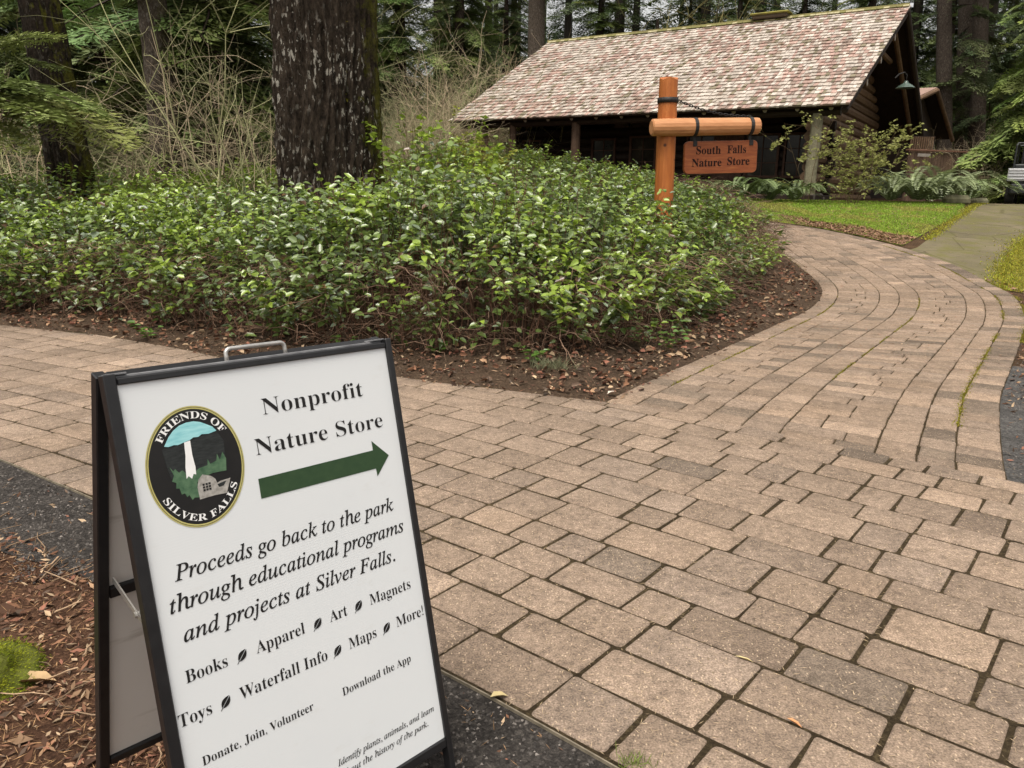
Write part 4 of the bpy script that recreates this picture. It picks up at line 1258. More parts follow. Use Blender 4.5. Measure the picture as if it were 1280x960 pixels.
#@@PART4
# ------------------------------------------------------------------ trunks
def trunk_mesh(name, pts, rad, mat, seg=64, rows=90, ridge=0.10, nridge=22, seed=0, flare=0.0, pw=1.0):
    """furrowed trunk along pts (local), radius interpolated"""
    P = smooth_line(np.array(pts, float), 200); L = np.linspace(0, 1, rows) ** pw
    P = np.stack([np.interp(L, np.linspace(0, 1, 200), P[:, k]) for k in range(3)], 1)
    R = np.interp(L, np.linspace(0, 1, len(rad)), rad)
    T = np.gradient(P, axis=0); T /= np.linalg.norm(T, axis=1)[:, None]
    V = np.zeros((rows, seg, 3)); hgt = np.concatenate([[0], np.cumsum(np.linalg.norm(np.diff(P, axis=0), axis=1))])
    for i in range(rows):
        a = unit(np.cross(T[i], [0.02, 1, 0])); b = np.cross(T[i], a)
        fl = 1 + flare * math.exp(-hgt[i] / 0.5)
        for k in range(seg):
            th = 2 * math.pi * k / seg
            w = th + 0.10 * mnoise.noise(Vector((math.cos(th) * 2, math.sin(th) * 2, hgt[i] * 0.9 + seed)))
            c, s_ = math.cos(w) * nridge / 6.3, math.sin(w) * nridge / 6.3
            n1 = mnoise.noise(Vector((c * 1.2, s_ * 1.2, hgt[i] * 1.1 + seed))) ; n2 = mnoise.noise(Vector((c * 2.8, s_ * 2.8, hgt[i] * 5.0 + seed * 2)))
            rr = R[i] * (fl + ridge * (0.9 * (1 - 2 * abs(n1)) - 0.5) + ridge * 0.45 * n2 + 0.05 * mnoise.noise(Vector((math.cos(th), math.sin(th), hgt[i] * 0.5 + seed))))
            V[i, k] = P[i] + rr * (a * math.cos(th) + b * math.sin(th))
    i, k = np.meshgrid(np.arange(rows - 1), np.arange(seg), indexing='ij'); k2 = (k + 1) % seg
    F = np.stack([i * seg + k, i * seg + k2, (i + 1) * seg + k2, (i + 1) * seg + k], -1).reshape(-1, 4)
    return mesh_np(name, V.reshape(-1, 3), F, mat, smooth=True)

# ------------------------------------------------------------------ conifer boughs and crowns
def bough_np(rng, L=1.0, n_side=26, fine=1.0):
    """one flat drooping spray along +x, unit length: V (n,4,3) quads, plus axis paths"""
    C, D, LN, WD, UPS = [], [], [], [], []
    paths = []
    ax = lambda t: np.array([t, 0.05 * math.sin(3 * t), 0.06 * t - 0.30 * t * t])
    paths.append([ax(t) for t in np.linspace(0, 1, 6)])
    for i in range(n_side):
        t = 0.10 + 0.88 * (i + rng.uniform(0, .8)) / n_side
        for sg in (1, -1):
            if rng.random() < 0.10: continue
            l = (0.40 * (1 - t) ** 0.75 + 0.05) * rng.uniform(.65, 1.15)
            an = math.radians(rng.uniform(42, 62)) * sg
            d = np.array([math.cos(an), math.sin(an), rng.uniform(-.22, .08)])
            p0 = ax(t)
            m = max(3, int(l / 0.045 * fine))
            for j in range(m):
                q = (j + .5) / m
                p = p0 + d * l * q + np.array([0, 0, -0.25 * l * q * q])
                for s2 in (1, -1):
                    a2 = an + math.radians(48) * s2
                    dd = np.array([math.cos(a2), math.sin(a2), rng.uniform(-.45, .05)])
                    ln = (0.085 * (1 - 0.55 * q) + .015) * rng.uniform(.7, 1.25)
                    C.append(p + dd * ln * .5); D.append(dd); LN.append(ln); WD.append(ln * .30)
                    UPS.append([rng.normal(0, .35), rng.normal(0, .35), 1])
            C.append(p0 + d * l * 0.5); D.append(d); LN.append(l * 1.05); WD.append(.016)
            UPS.append([0, 0, 1])
    C, D, LN, WD, UPS = map(np.array, (C, D, LN, WD, UPS))
    V, F = slivers_np(C, D, LN, WD, UPS)
    return V, np.array(paths)

BRNG = np.random.default_rng(21)
BOUGHS = [bough_np(BRNG) for _ in range(4)]
BOUGHS_LO = [bough_np(BRNG, n_side=13, fine=.55) for _ in range(3)]
BOUGHS_FINE = [bough_np(BRNG, n_side=44, fine=1.9) for _ in range(3)]
BOUGHS_FINE = [(v.reshape(-1, 4, 3).mean(1, keepdims=True) + (v.reshape(-1, 4, 3) - v.reshape(-1, 4, 3).mean(1, keepdims=True)) * .62, p) for v, p in BOUGHS_FINE]
BOUGHS_FINE = [(v.reshape(-1, 3), p) for v, p in BOUGHS_FINE]

def crown_np(rng, z0, z1, r0, r1, nb, col, boughs=None, az=None, droop=0.25, colvar=0.25, lowbias=1.0):
    """boughs between heights; returns V,F,cols and branch tubes"""
    boughs = boughs or BOUGHS
    Vs, Cs, Pp = [], [], []
    for i in range(nb):
        f = ((i + rng.uniform(0, 1)) / nb) ** lowbias
        z = z0 + (z1 - z0) * f
        r = (r0 + (r1 - r0) * f) * rng.uniform(.7, 1.15)
        a = rng.uniform(0, 2 * math.pi) if az is None else rng.uniform(*az)
        V, P = boughs[rng.integers(len(boughs))]
        tilt = -droop + rng.normal(0, .12) + 0.35 * f
        roll = rng.normal(0, .25)
        ct, st = math.cos(tilt), math.sin(tilt); cr, sr = math.cos(roll), math.sin(roll); ca, sa = math.cos(a), math.sin(a)
        Rx = np.array([[1, 0, 0], [0, cr, -sr], [0, sr, cr]]); Ry = np.array([[ct, 0, -st], [0, 1, 0], [st, 0, ct]]); Rz = np.array([[ca, -sa, 0], [sa, ca, 0], [0, 0, 1]])
        M3 = Rz @ Ry @ Rx * r
        Vs.append(V @ M3.T + [0, 0, z]); Pp.append(P @ M3.T + [0, 0, z])
        v = rng.normal(1, colvar); c = np.array(col) * max(.35, v) * np.array([1 + rng.normal(0, .08), 1, 1 + rng.normal(0, .08)])
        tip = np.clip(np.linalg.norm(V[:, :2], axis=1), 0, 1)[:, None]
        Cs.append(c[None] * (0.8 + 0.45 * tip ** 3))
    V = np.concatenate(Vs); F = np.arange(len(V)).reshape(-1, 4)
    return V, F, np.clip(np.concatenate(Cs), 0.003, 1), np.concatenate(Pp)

def crown_mesh(name, *a, **k):
    V, F, C, P = crown_np(*a, **k)
    rad = np.linspace(.016, .004, P.shape[1])[None] * np.linalg.norm(P[:, -1] - P[:, 0], axis=1)[:, None]
    TV, TF = tubes_np(P, rad, 3)
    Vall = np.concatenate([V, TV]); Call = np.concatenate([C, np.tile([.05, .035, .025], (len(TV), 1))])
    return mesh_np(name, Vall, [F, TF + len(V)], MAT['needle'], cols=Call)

def tree(name, label, cat, loc, trunk, crown, group=None, rz=0.0, sc=1.0):
    t = thing(name, label, cat, loc, rz, group)
    t.scale = (sc, sc, sc)
    link('trunk', trunk, t); link('crown', crown, t)
    return t

DARK = (0.085, 0.114, 0.045); MIDG = (0.145, 0.190, 0.060); FRESH = (0.15, 0.22, 0.07)
R1 = np.random.default_rng(5)
# the big fir in the bed
bx0 = at(417, 240, 9.6); bz0 = float(gz(bx0[0], 9.6))
big = thing('fir_tree', 'massive dark furrowed fir trunk spotted with pale lichen in the bushes', 'tree', (bx0[0], bx0[1], bz0))
link('trunk', trunk_mesh('trunk', [(0, 0, -.2), (-.02, 0, 1.5), (-.03, 0, 3.5), (-.05, .05, 9), (-.1, .1, 20)], [.63, .572, .55, .53, .45, .28], MAT['bark_fir'], 300, 420, .115, 40, 3.1, .12, 2.0), big)
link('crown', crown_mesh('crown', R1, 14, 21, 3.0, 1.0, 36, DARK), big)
# moss tufts and ivy on its right side
Nm = 2600
zz = R1.uniform(.5, 5.5, Nm); th = R1.normal(0.05, .42, Nm) - .35
pr = .59 - .012 * zz
Cm = np.stack([bx0[0] - .03 + pr * np.cos(th), bx0[1] + pr * np.sin(th), bz0 + zz], 1)
Dm = np.stack([np.cos(th) * .7, np.sin(th) * .7, R1.normal(-.5, .5, Nm)], 1)
keep = np.array([mnoise.noise(Vector((a * 3, b * 1.2, c * 2.2))) for a, b, c in Cm]) > -.05
V, F = slivers_np(Cm[keep], Dm[keep], R1.uniform(.03, .09, keep.sum()), R1.uniform(.012, .028, keep.sum()), rdir(keep.sum(), rng=R1))
cc = np.array([.14, .13, .018]) * R1.uniform(.4, 1.3, (keep.sum(), 1))
ms = stuff('trunk_moss', mesh_np('trunk_moss', V, F, MAT['moss'], cols=np.repeat(cc, 4, 0)))

# leaning mossy trunk at the far left
p0 = at(97, 245, 13.0); p1 = at(48, 0, 12.6); z0 = float(gz(p0[0], p0[1])); p0[2] = min(p0[2], z0)
lt = thing('leaning_tree', 'dark moss furred tree trunk leaning left at the left side', 'tree', p0)
r = p1 - p0
link('trunk', trunk_mesh('trunk', [(0, 0, -.3), r * .35, r * .7, r, r * 1.8 + np.array([-.2, 0, 0]), r * 4 + np.array([-.2, 0, 0])], [.36, .29, .26, .24, .22, .12], MAT['bark_mossy'], 110, 220, .11, 18, 9.2, .25, 1.6), lt)
link('crown', crown_mesh('crown', R1, 10, 15, 2.4, 1.0, 26, DARK), lt)
# second straighter trunk
p0 = at(212, 235, 17.0); p1 = at(190, 0, 17.0); p0[2] = float(gz(p0[0], p0[1])); r = p1 - p0
st_ = thing('fir_tree', 'slim grey brown bare trunk standing between leaning tree and massive fir', 'tree', p0)
link('trunk', trunk_mesh('trunk', [(0, 0, -.2), r * .5, r, r * 2, r * 4], [.32, .28, .25, .22, .14], MAT['bark_far'], 60, 140, .06, 14, 4.4, .1), st_)
link('crown', crown_mesh('crown', R1, 11, 18, 2.4, .8, 30, DARK), st_)
# trunk behind the roof
p0 = at(669, 200, 40.0); p1 = at(671, 0, 40.0); p0[2] = float(gz(p0[0], p0[1])); r = p1 - p0
bt = thing('fir_tree', 'tall straight grey trunk rising behind the left end of the cabin roof', 'tree', p0)
link('trunk', trunk_mesh('trunk', [(0, 0, -.2), r * .5, r, r * 1.6, r * 2.5], [.48, .42, .38, .3, .15], MAT['bark_far'], 48, 100, .06, 14, 7.4), bt)
link('crown', crown_mesh('crown', R1, 11, 21, 3.4, .8, 45, DARK), bt)
# three dark trunks to the right of the cabin
for px, Y, r0, lb in ((1183, 39, .34, 'dark trunk nearest the cabin gable, with low bare stubs'), (1207, 43, .46, 'thick dark trunk, middle one of three right of the cabin'), (1222, 41, .36, 'dark trunk right of the cabin, closest to the green hemlock')):
    p0 = at(px, 225, Y); p0[2] = float(gz(p0[0], p0[1]))
    r = at(px + R1.uniform(-3, 5), 0, Y) - p0
    d_ = thing('fir_tree', lb, 'tree', p0, group='dark trunks right of the cabin')
    link('trunk', trunk_mesh('trunk', [(0, 0, -.2), r * .5, r, r * 1.6, r * 2.4], [r0 * 1.1, r0, r0 * .9, r0 * .7, r0 * .3], MAT['bark_dark'], 32, 60, .06, 12, px * .1), d_)
    link('crown', crown_mesh('crown', R1, 3.5, 20, 2.6, .8, 44, DARK), d_)

# forest conifers: four models, copied
def model(seed, H, z0, r0, nb, col, trunk_r, bark='bark_dark', boughs=None):
    rg_ = np.random.default_rng(seed)
    tr = trunk_mesh('trunk', [(0, 0, -.3), (R1.normal(0, .08), 0, H * .4), (R1.normal(0, .1), 0, H)], [trunk_r, trunk_r * .7, .03], MAT[bark], 20, 30, .05, 10, seed)
    cr = crown_mesh('crown', rg_, z0, H * .97, r0, .5, nb, col, boughs, lowbias=1.5)
    return tr, cr
MODELS = [model(31, 15, .6, 3.0, 190, DARK, .26), model(32, 17, .3, 3.4, 210, MIDG, .30), model(33, 13, .2, 2.7, 180, (0.105, 0.140, 0.048), .22), model(34, 18, 2.2, 3.2, 160, (0.044, 0.076, 0.034), .34)]
spots = [  # px, depth, model, label
    (150, 24, 1, 'dark green hemlock filling the gap left of the slim bare trunk'), (270, 19, 1, 'low hemlock with layered boughs just right of the slim bare trunk'),
    (318, 27, 1, 'hemlock close behind the left side of the massive fir trunk'), (15, 27, 0, 'dark hemlock behind the leaning trunk at the left edge'),
    (505, 37, 1, 'bright layered hemlock just right of the massive fir trunk'), (575, 41, 1, 'hemlock behind the bare shrubs left of the cabin roof'),
    (630, 45, 2, 'hemlock just left of the tall trunk behind the roof'), (740, 46, 1, 'hemlock showing above the roof right of the tall grey trunk'),
    (850, 50, 0, 'dark conifer above the roof behind the moss hung maple'), (905, 44, 2, 'dark conifer above the middle of the roof ridge'),
    (985, 46, 0, 'dark conifer above the mossy ridge vent'), (1060, 44, 1, 'dark conifer above the right end of the roof'),
    (1120, 48, 2, 'dark conifer rising behind the roof peak'), (1165, 46, 1, 'conifer filling the gap above the small outbuilding'),
    (1235, 52, 0, 'shadowy conifer far behind the driveway')]
for px, Y, k, lb in spots:
    p = at(px, 230, Y); p[2] = float(gz(p[0], p[1])) - .1
    tree('hemlock_tree', lb, 'tree', p, *MODELS[k], group='conifers around the clearing', rz=R1.uniform(0, 6.28), sc=R1.uniform(.9, 1.15))
# bright hemlock on the right edge
rtr, rcr = model(41, 15, .1, 3.4, 420, (0.175, 0.225, 0.062), .22)
p = at(1312, 235, 27.2); p[2] = float(gz(p[0], p[1]))
tree('hemlock_tree', 'lush light green hemlock sweeping down at the right edge over the cart', 'tree', p, rtr, rcr, rz=1.1)
p = at(1420, 235, 31.0); p[2] = float(gz(p[0], p[1])); tree('hemlock_tree', 'green hemlock at the right edge, behind the lush lighter one', 'tree', p, rtr, rcr, rz=2.9, sc=1.1)
# young hemlock reaching in from the left
p = at(-75, 240, 10.8); p[2] = float(gz(p[0], p[1]))
yh = thing('young_hemlock', 'young hemlock with fresh drooping boughs in front of the leaning trunk', 'tree', p)
link('trunk', trunk_mesh('trunk', [(0, 0, -.2), (.05, 0, 2), (0, 0, 6)], [.07, .05, .02], MAT['bark_dark'], 10, 20, .03, 6, 2), yh)
V1, F1, C1, P1 = crown_np(R1, 2.0, 2.9, 2.5, 2.2, 6, (.20, .24, .07), BOUGHS_FINE, az=(-.6, .5), droop=.04, colvar=.2)
V2, F2, C2, P2 = crown_np(R1, 2.7, 5.8, 1.3, .5, 18, (.11, .16, .055), BOUGHS, droop=.15)
P = np.concatenate([P1, P2]); rad = np.linspace(.011, .003, P.shape[1])[None] * np.linalg.norm(P[:, -1] - P[:, 0], axis=1)[:, None]
TV, TF = tubes_np(P, rad, 3)
link('crown', mesh_np('crown', np.concatenate([V1, V2, TV]), [np.concatenate([F1, F2 + len(V1)]), TF + len(V1) + len(V2)], MAT['needle'], cols=np.concatenate([C1, C2, np.tile([.10, .08, .05], (len(TV), 1))])), yh)

# far forest: one mass of trees
Vs, Fs, Cs, o = [], [], [], 0
rf = np.random.default_rng(77)
for row, (Y, nn_) in enumerate(((51, 19), (58, 19), (68, 21), (80, 23))):
    for i in range(nn_):
        px = -120 + (i + rf.uniform(-.3, .3)) * 1560 / nn_
        if 660 < px < 715 and row == 0: continue
        p = at(px, 230, Y + rf.uniform(-4, 4)); p[2] = float(gz(p[0], p[1]))
        H = rf.uniform(20, 27)
        V, F, C, _p = crown_np(rf, .5, H, 5.4, .8, 190, np.array(DARK) * rf.uniform(.8, 1.5), BOUGHS_LO, lowbias=1.3)
        TV, TF = tubes_np(np.array([[(0, 0, 0), (0, 0, H / 2), (0, 0, H)]]), np.array([[.35, .25, .05]]), 8)
        for v, f, c in ((V, F, C), (TV, TF, np.tile([.05, .04, .03], (len(TV), 1)))):
            Vs.append(v + p); Fs.append(f + o); Cs.append(c); o += len(v)
stuff('far_forest', mesh_np('far_forest', np.concatenate(Vs), np.concatenate(Fs), MAT['needle'], cols=np.concatenate(Cs)))

# ------------------------------------------------------------------ bare shrubs and saplings
def shrub_paths(rng, H=2.2, stems=6, spread=.7, lv=3, kids=(5, 4)):
    paths, rads, tips = [], [], []
    def grow(p, d, L, r, lvl):
        n = 6; q = [p]; dd = unit(d)
        for i in range(n - 1):
            dd = unit(dd + rng.normal(0, .16, 3) + np.array([0, 0, .05 if lvl == 0 else -.02]))
            q.append(q[-1] + dd * L / (n - 1))
        q = np.array(q); paths.append(q); rads.append(np.linspace(r, r * .35, n))
        if lvl < lv - 1:
            for _ in range(rng.integers(max(2, kids[lvl] - 2), kids[lvl] + 2)):
                t = rng.uniform(.25, .98); i = int(t * (n - 1)); c = q[i]
                nd = unit(unit(q[min(i + 1, n - 1)] - q[max(i - 1, 0)]) + rng.normal(0, .9, 3) * np.array([1, 1, .6]))
                grow(c, nd, L * rng.uniform(.3, .6), r * .45, lvl + 1)
        else: tips.append(q[-1])
    for _ in range(stems):
        a = rng.uniform(0, 2 * math.pi); s = rng.uniform(.1, spread)
        grow(np.array([math.cos(a), math.sin(a), 0]) * rng.uniform(0, .18) * H * .3, np.array([math.cos(a) * s, math.sin(a) * s, 1.0]), H * rng.uniform(.65, 1.1), .0085 * H / 2 * rng.uniform(.7, 1.3), 0)
    return np.array(paths), np.array(rads), np.array(tips)
TAN = np.array([.46, .37, .25]); GRN = np.array([.42, .41, .22])
def shrub_mesh(name, rng, col, **k):
    P, R_, _t = shrub_paths(rng, **k)
    V, F = tubes_np(P, R_, 3)
    c = np.repeat(np.array(col) * rng.uniform(.55, 1.35, (len(P), 1)), P.shape[1] * 3, 0)
    return mesh_np(name, V, F, MAT['twig'], cols=c)
rs = np.random.default_rng(12)
SH = [shrub_mesh('branches', rs, TAN, H=2.6, stems=7), shrub_mesh('branches', rs, GRN, H=3.2, stems=6, spread=.5), shrub_mesh('branches', rs, TAN * .8, H=1.9, stems=9, spread=1.0), shrub_mesh('branches', rs, TAN * 1.15, H=3.6, stems=5, spread=.45, kids=(6, 4)),
      shrub_mesh('branches', rs, GRN * 1.1, H=4.6, stems=3, spread=.28, kids=(8, 4))]
sap = [(295, 12.5, 4, 'thin pale sapling with upright stems left of the massive fir'), (240, 14, 3, 'straggling bare tan shrub below the slim bare trunk'), (330, 12, 1, 'greenish bare shrub against the left side of the massive fir'),
       (150, 13.5, 0, 'tangled bare shrub right of the leaning mossy trunk'), (40, 15, 3, 'bare arching shrub at the foot of the leaning trunk'), (265, 16, 3, 'bare shrub in front of the layered low hemlock'),
       (515, 13, 4, 'tall pale bare shrub just right of the massive fir'), (555, 21, 3, 'arching greenish bare shrub halfway from the fir to the cabin'), (585, 30, 1, 'dense bare shrub beside the left corner of the cabin roof'),
       (632, 33, 3, 'bare shrub just behind the left end of the roof'), (535, 24, 4, 'tall bare shrub behind those beside the fir')]
for px, Y, k, lb in sap:
    p = at(px, 240, Y); p[2] = float(gz(p[0], p[1]))
    t = thing('bare_shrub', lb, 'shrub', p, rs.uniform(0, 6.28), 'leafless shrubs in the forest edge'); t.scale = (rs.uniform(.9, 1.15) * (1.5 if Y > 29 else 1),) * 3
    link('branches', SH[k], t)
# the tangle of thin canes as one mass
Vs, Fs, Cs, o = [], [], [], 0
raw = [shrub_paths(rs, H=2.2, stems=6, spread=1.5, kids=(6, 3)) for _ in range(5)]
raw = [tubes_np(P, R_ * .9, 3) for P, R_, _ in raw]
for i in range(96):
    if i < 28: p = at(rs.uniform(-60, 345), 240, rs.uniform(13.5, 23))
    else:
        px_ = rs.uniform(480, 655); p = at(px_, 240, rs.uniform(15, 24) if px_ < 530 else rs.uniform(29.5, 36))
    p[2] = float(gz(p[0], p[1])); V, F = raw[rs.integers(5)]
    a = rs.uniform(0, 6.28); M3 = np.array([[math.cos(a), -math.sin(a), 0], [math.sin(a), math.cos(a), 0], [0, 0, 1]]) * rs.uniform(.7, 1.5) * (1.9 if p[1] > 29 else 1)
    Vs.append(V @ M3.T + p); Fs.append(F + o); o += len(V)
    Cs.append(np.tile((TAN if rs.random() < .6 else GRN) * rs.uniform(.5, 1.2), (len(V), 1)))
for i in range(26):       # pale dry canes to the right of the cabin
    p = at(rs.uniform(1195, 1245), 235, rs.uniform(27, 34)); p[2] = float(gz(p[0], p[1])); V, F = raw[rs.integers(5)]
    M3 = np.eye(3) * rs.uniform(.7, 1.3); M3[0] *= rs.choice([-1, 1])
    Vs.append(V @ M3.T + p); Fs.append(F + o); o += len(V); Cs.append(np.tile(TAN * rs.uniform(.8, 1.5), (len(V), 1)))
stuff('bare_undergrowth', mesh_np('bare_undergrowth', np.concatenate(Vs), np.concatenate(Fs), MAT['twig'], cols=np.concatenate(Cs)))
# moss hung maple behind the ridge
rm = np.random.default_rng(3)
P, R_, _t = shrub_paths(rm, H=9.0, stems=5, spread=.75, kids=(8, 6))
p = at(820, 200, 36.0); p[2] = float(gz(p[0], p[1])) + .3
mp = thing('maple_tree', 'bare moss hung maple branching behind the middle of the cabin roof', 'tree', p)
nb_ = len(P); big_ = R_[:, 0] > .018
V, F = tubes_np(P, R_ * 1.5, 5)
link('crown', mesh_np('crown', V, F, MAT['twig'], cols=np.repeat(np.where(big_[:, None], [.05, .045, .02], [.16, .14, .055]), P.shape[1] * 5, 0)), mp)
link('trunk', trunk_mesh('trunk', [(0, 0, -.5), (.1, 0, 1.0), (0, 0, 3.4), (-.3, 0, 7)], [.30, .25, .18, .06], MAT['bark_mossy'], 20, 30, .06, 8, 1), mp)

# ------------------------------------------------------------------ salal thicket in the bed
fr = [(-70, 396), (0, 398), (60, 402), (120, 408), (180, 417), (250, 425), (320, 439), (400, 447), (470, 452), (540, 456), (600, 460), (660, 462), (720, 458), (780, 450), (820, 440), (860, 424), (900, 404), (935, 380), (958, 352), (962, 336), (950, 318), (935, 305), (915, 292)]
FOOT = np.array([tuple(gp(*q)[:2]) for q in fr] + [(4.2, 19.0), (1.0, 19.5), (-3.0, 17.0), (-9, 13.5), (-12, 10.5), (-9.5, 8.4)])
rl = np.random.default_rng(99)
def top_h(x, y):
    h = np.interp(x, [-9, -5, -3.5, -2.6, -1.8, -1.2, -.6, .3, 1.2, 2.0, 2.8, 3.6, 4.4], [1.05, .98, 1.0, 1.03, 1.20, 1.38, 1.32, 1.27, 1.17, 1.00, .92, .82, .7])
    h = h - .030 * np.clip(y - 9.5, 0, 9)
    h = h + 0.62 * np.exp(-(((x + 1.0) / .55) ** 2 + ((y - 9.7) / .6) ** 2))
    return h
cand = np.stack([rl.uniform(-11, 5, 26000), rl.uniform(4.8, 18, 26000)], 1)
sd = sdist(cand, FOOT)
dens = np.where(sd < 2.2, 1.0, np.where(cand[:, 1] < 12, .42, .22)) * np.where(cand[:, 0] < -6.5, .4, 1)
ok = (sd > 0) & (rl.random(len(cand)) < dens)
# keep clear of the fir trunk and the signpost foot
ok &= np.hypot(cand[:, 0] - bx0[0], cand[:, 1] - bx0[1]) > .72
cand, sd = cand[ok][:6800], sd[ok][:6800]
NS = len(cand)
gn = np.array([mnoise.noise(Vector((a * 1.5, b * 1.5, 0))) + .6 * mnoise.noise(Vector((a * 4, b * 4, 5))) for a, b in cand])
Ht = top_h(cand[:, 0], cand[:, 1]) * (0.36 + 0.64 * (1 - np.exp(-sd / .55))) + .22 * gn + rl.normal(0, .11, NS)
Ht = np.clip(Ht * (1 + .10 * (np.array([mnoise.noise(Vector((a * .9, b * .9, 6.0))) for a, b in cand]))), .18, 2.4)
# outward direction near the edge
eps = .05
gxn = (sdist(cand + [eps, 0], FOOT) - sdist(cand - [eps, 0], FOOT)) / (2 * eps); gyn = (sdist(cand + [0, eps], FOOT) - sdist(cand - [0, eps], FOOT)) / (2 * eps)
outw = -np.stack([gxn, gyn], 1)
lean = outw * (np.exp(-sd / .5) * .42)[:, None] + rl.normal(0, .17, (NS, 2))
ts = np.linspace(0, 1, 6)
base_z = bed_z(cand[:, 0], cand[:, 1]) - .02
SP = np.zeros((NS, 6, 3))
for j, t in enumerate(ts):
    SP[:, j, :2] = cand + lean * (t ** 1.6)[..., None] * Ht[:, None] + rl.normal(0, .018, (NS, 2)) * (j > 0)
    SP[:, j, 2] = base_z + Ht * (t * 1.04 - .05 * t * t)
SR = np.linspace(.0048, .0018, 6)[None] * rl.uniform(.7, 1.35, (NS, 1))
tv, tf = tubes_np(SP, SR, 3)
tc = np.repeat(np.array([.13, .075, .05]) * rl.uniform(.5, 1.5, (NS, 1)), 18, 0)
# dead twigs low down on the outside
ed = np.where(sd < .9)[0]
NT_ = 11000
pick = rl.choice(ed, NT_)
b0 = np.stack([cand[pick, 0], cand[pick, 1], base_z[pick] + rl.uniform(.05, .72, NT_)], 1) + np.concatenate([outw[pick] * rl.uniform(0, .25, (NT_, 1)), np.zeros((NT_, 1))], 1)
dd = rdir(NT_, -.5, .7, rl) + np.concatenate([outw[pick] * .5, np.zeros((NT_, 1))], 1)
ll = rl.uniform(.10, .34, NT_)
DP = b0[:, None] + dd[:, None] * (np.linspace(0, 1, 4)[None, :, None] * ll[:, None, None]); DP[:, :, 2] -= (np.linspace(0, 1, 4) ** 2)[None] * .06; DP += rl.normal(0, .014, DP.shape)
dv, df = tubes_np(DP, np.linspace(.0028, .0010, 4)[None] * rl.uniform(.7, 1.5, (NT_, 1)), 3)
dc = np.repeat(np.array([.20, .13, .09]) * rl.uniform(.4, 1.5, (NT_, 1)), 12, 0)
# leaves along the upper stems
nl = np.where(sd < 0.7, 30, np.where(sd < 2.2, 24, 15))
idx = np.repeat(np.arange(NS), nl)
low = np.where(sd[idx] < .6, .10, .40)
tt = low + (1 - low) * rl.beta(1.45, 1.0, len(idx))
fi = tt * 5; i0 = np.clip(fi.astype(int), 0, 4); f_ = (fi - i0)[:, None]
pos = SP[idx, i0] * (1 - f_) + SP[idx, i0 + 1] * f_
# a bare brown band low on the front face
band = np.array([mnoise.noise(Vector((a * .8, b * .8, 9.0))) for a, b in cand])[idx]
front = (sd[idx] < .8) & (pos[:, 2] - base_z[idx] < .45 + .9 * band) & (rl.random(len(idx)) < .70)
gap3 = np.array([mnoise.noise(Vector((a * 2.3, b * 2.3, c * 2.8))) for a, b, c in pos])
front |= (gap3 > .22) & (rl.random(len(idx)) < .85) & (sd[idx] < 2.5)
pos, idx, tt = pos[~front], idx[~front], tt[~front]
NL = len(pos)
az = rl.uniform(0, 2 * np.pi, NL)
D = np.stack([np.cos(az), np.sin(az), rl.normal(.02, .38, NL)], 1) + np.concatenate([outw[idx] * .35, np.zeros((NL, 1))], 1)
N = np.stack([rl.normal(0, .42, NL), rl.normal(0, .42, NL), np.ones(NL)], 1) + np.concatenate([outw[idx] * .35, np.zeros((NL, 1))], 1)
size = .044 + .062 * rl.beta(1.3, 1.6, NL) * np.where(rl.random(NL) < .08, 1.3, 1)
pos = pos + D * .015
lv, lf = leaves_np(pos, D, N, size, size * rl.uniform(.58, .72, NL), .16)
c = np.tile([.148, .215, .050], (NL, 1)) * rl.uniform(.65, 1.3, (NL, 1))
young = (tt > .80) & (np.array([mnoise.noise(Vector((a * 1.1, b * 1.1, 2.0))) for a, b in cand])[idx] + rl.normal(0, .13, NL) > -.02)
c[young] = np.array([.25, .35, .045]) * rl.uniform(.7, 1.25, (young.sum(), 1))
grey = rl.random(NL) < .10
c[grey & ~young] = np.array([.21, .27, .17]) * rl.uniform(.7, 1.25, ((grey & ~young).sum(), 1))
red = rl.random(NL) < .03
c[red] = np.array([.13, .07, .03]) * rl.uniform(.6, 1.3, (red.sum(), 1))
lc = np.repeat(c, 6, 0)
Vt = np.concatenate([lv, tv, dv]); Ct = np.concatenate([lc, tc, dc])
Ff = np.concatenate([lf, tf + len(lv), df + len(lv) + len(tv)])
mi = np.concatenate([np.zeros(len(lf)), np.ones(len(tf) + len(df))])
stuff('salal_thicket', mesh_np('salal_thicket', Vt, Ff, [MAT['leaf'], MAT['twig']], cols=Ct, midx=mi), 'knee to chest high glossy green salal thicket filling the bed', 'bushes')
print('salal leaves', NL)

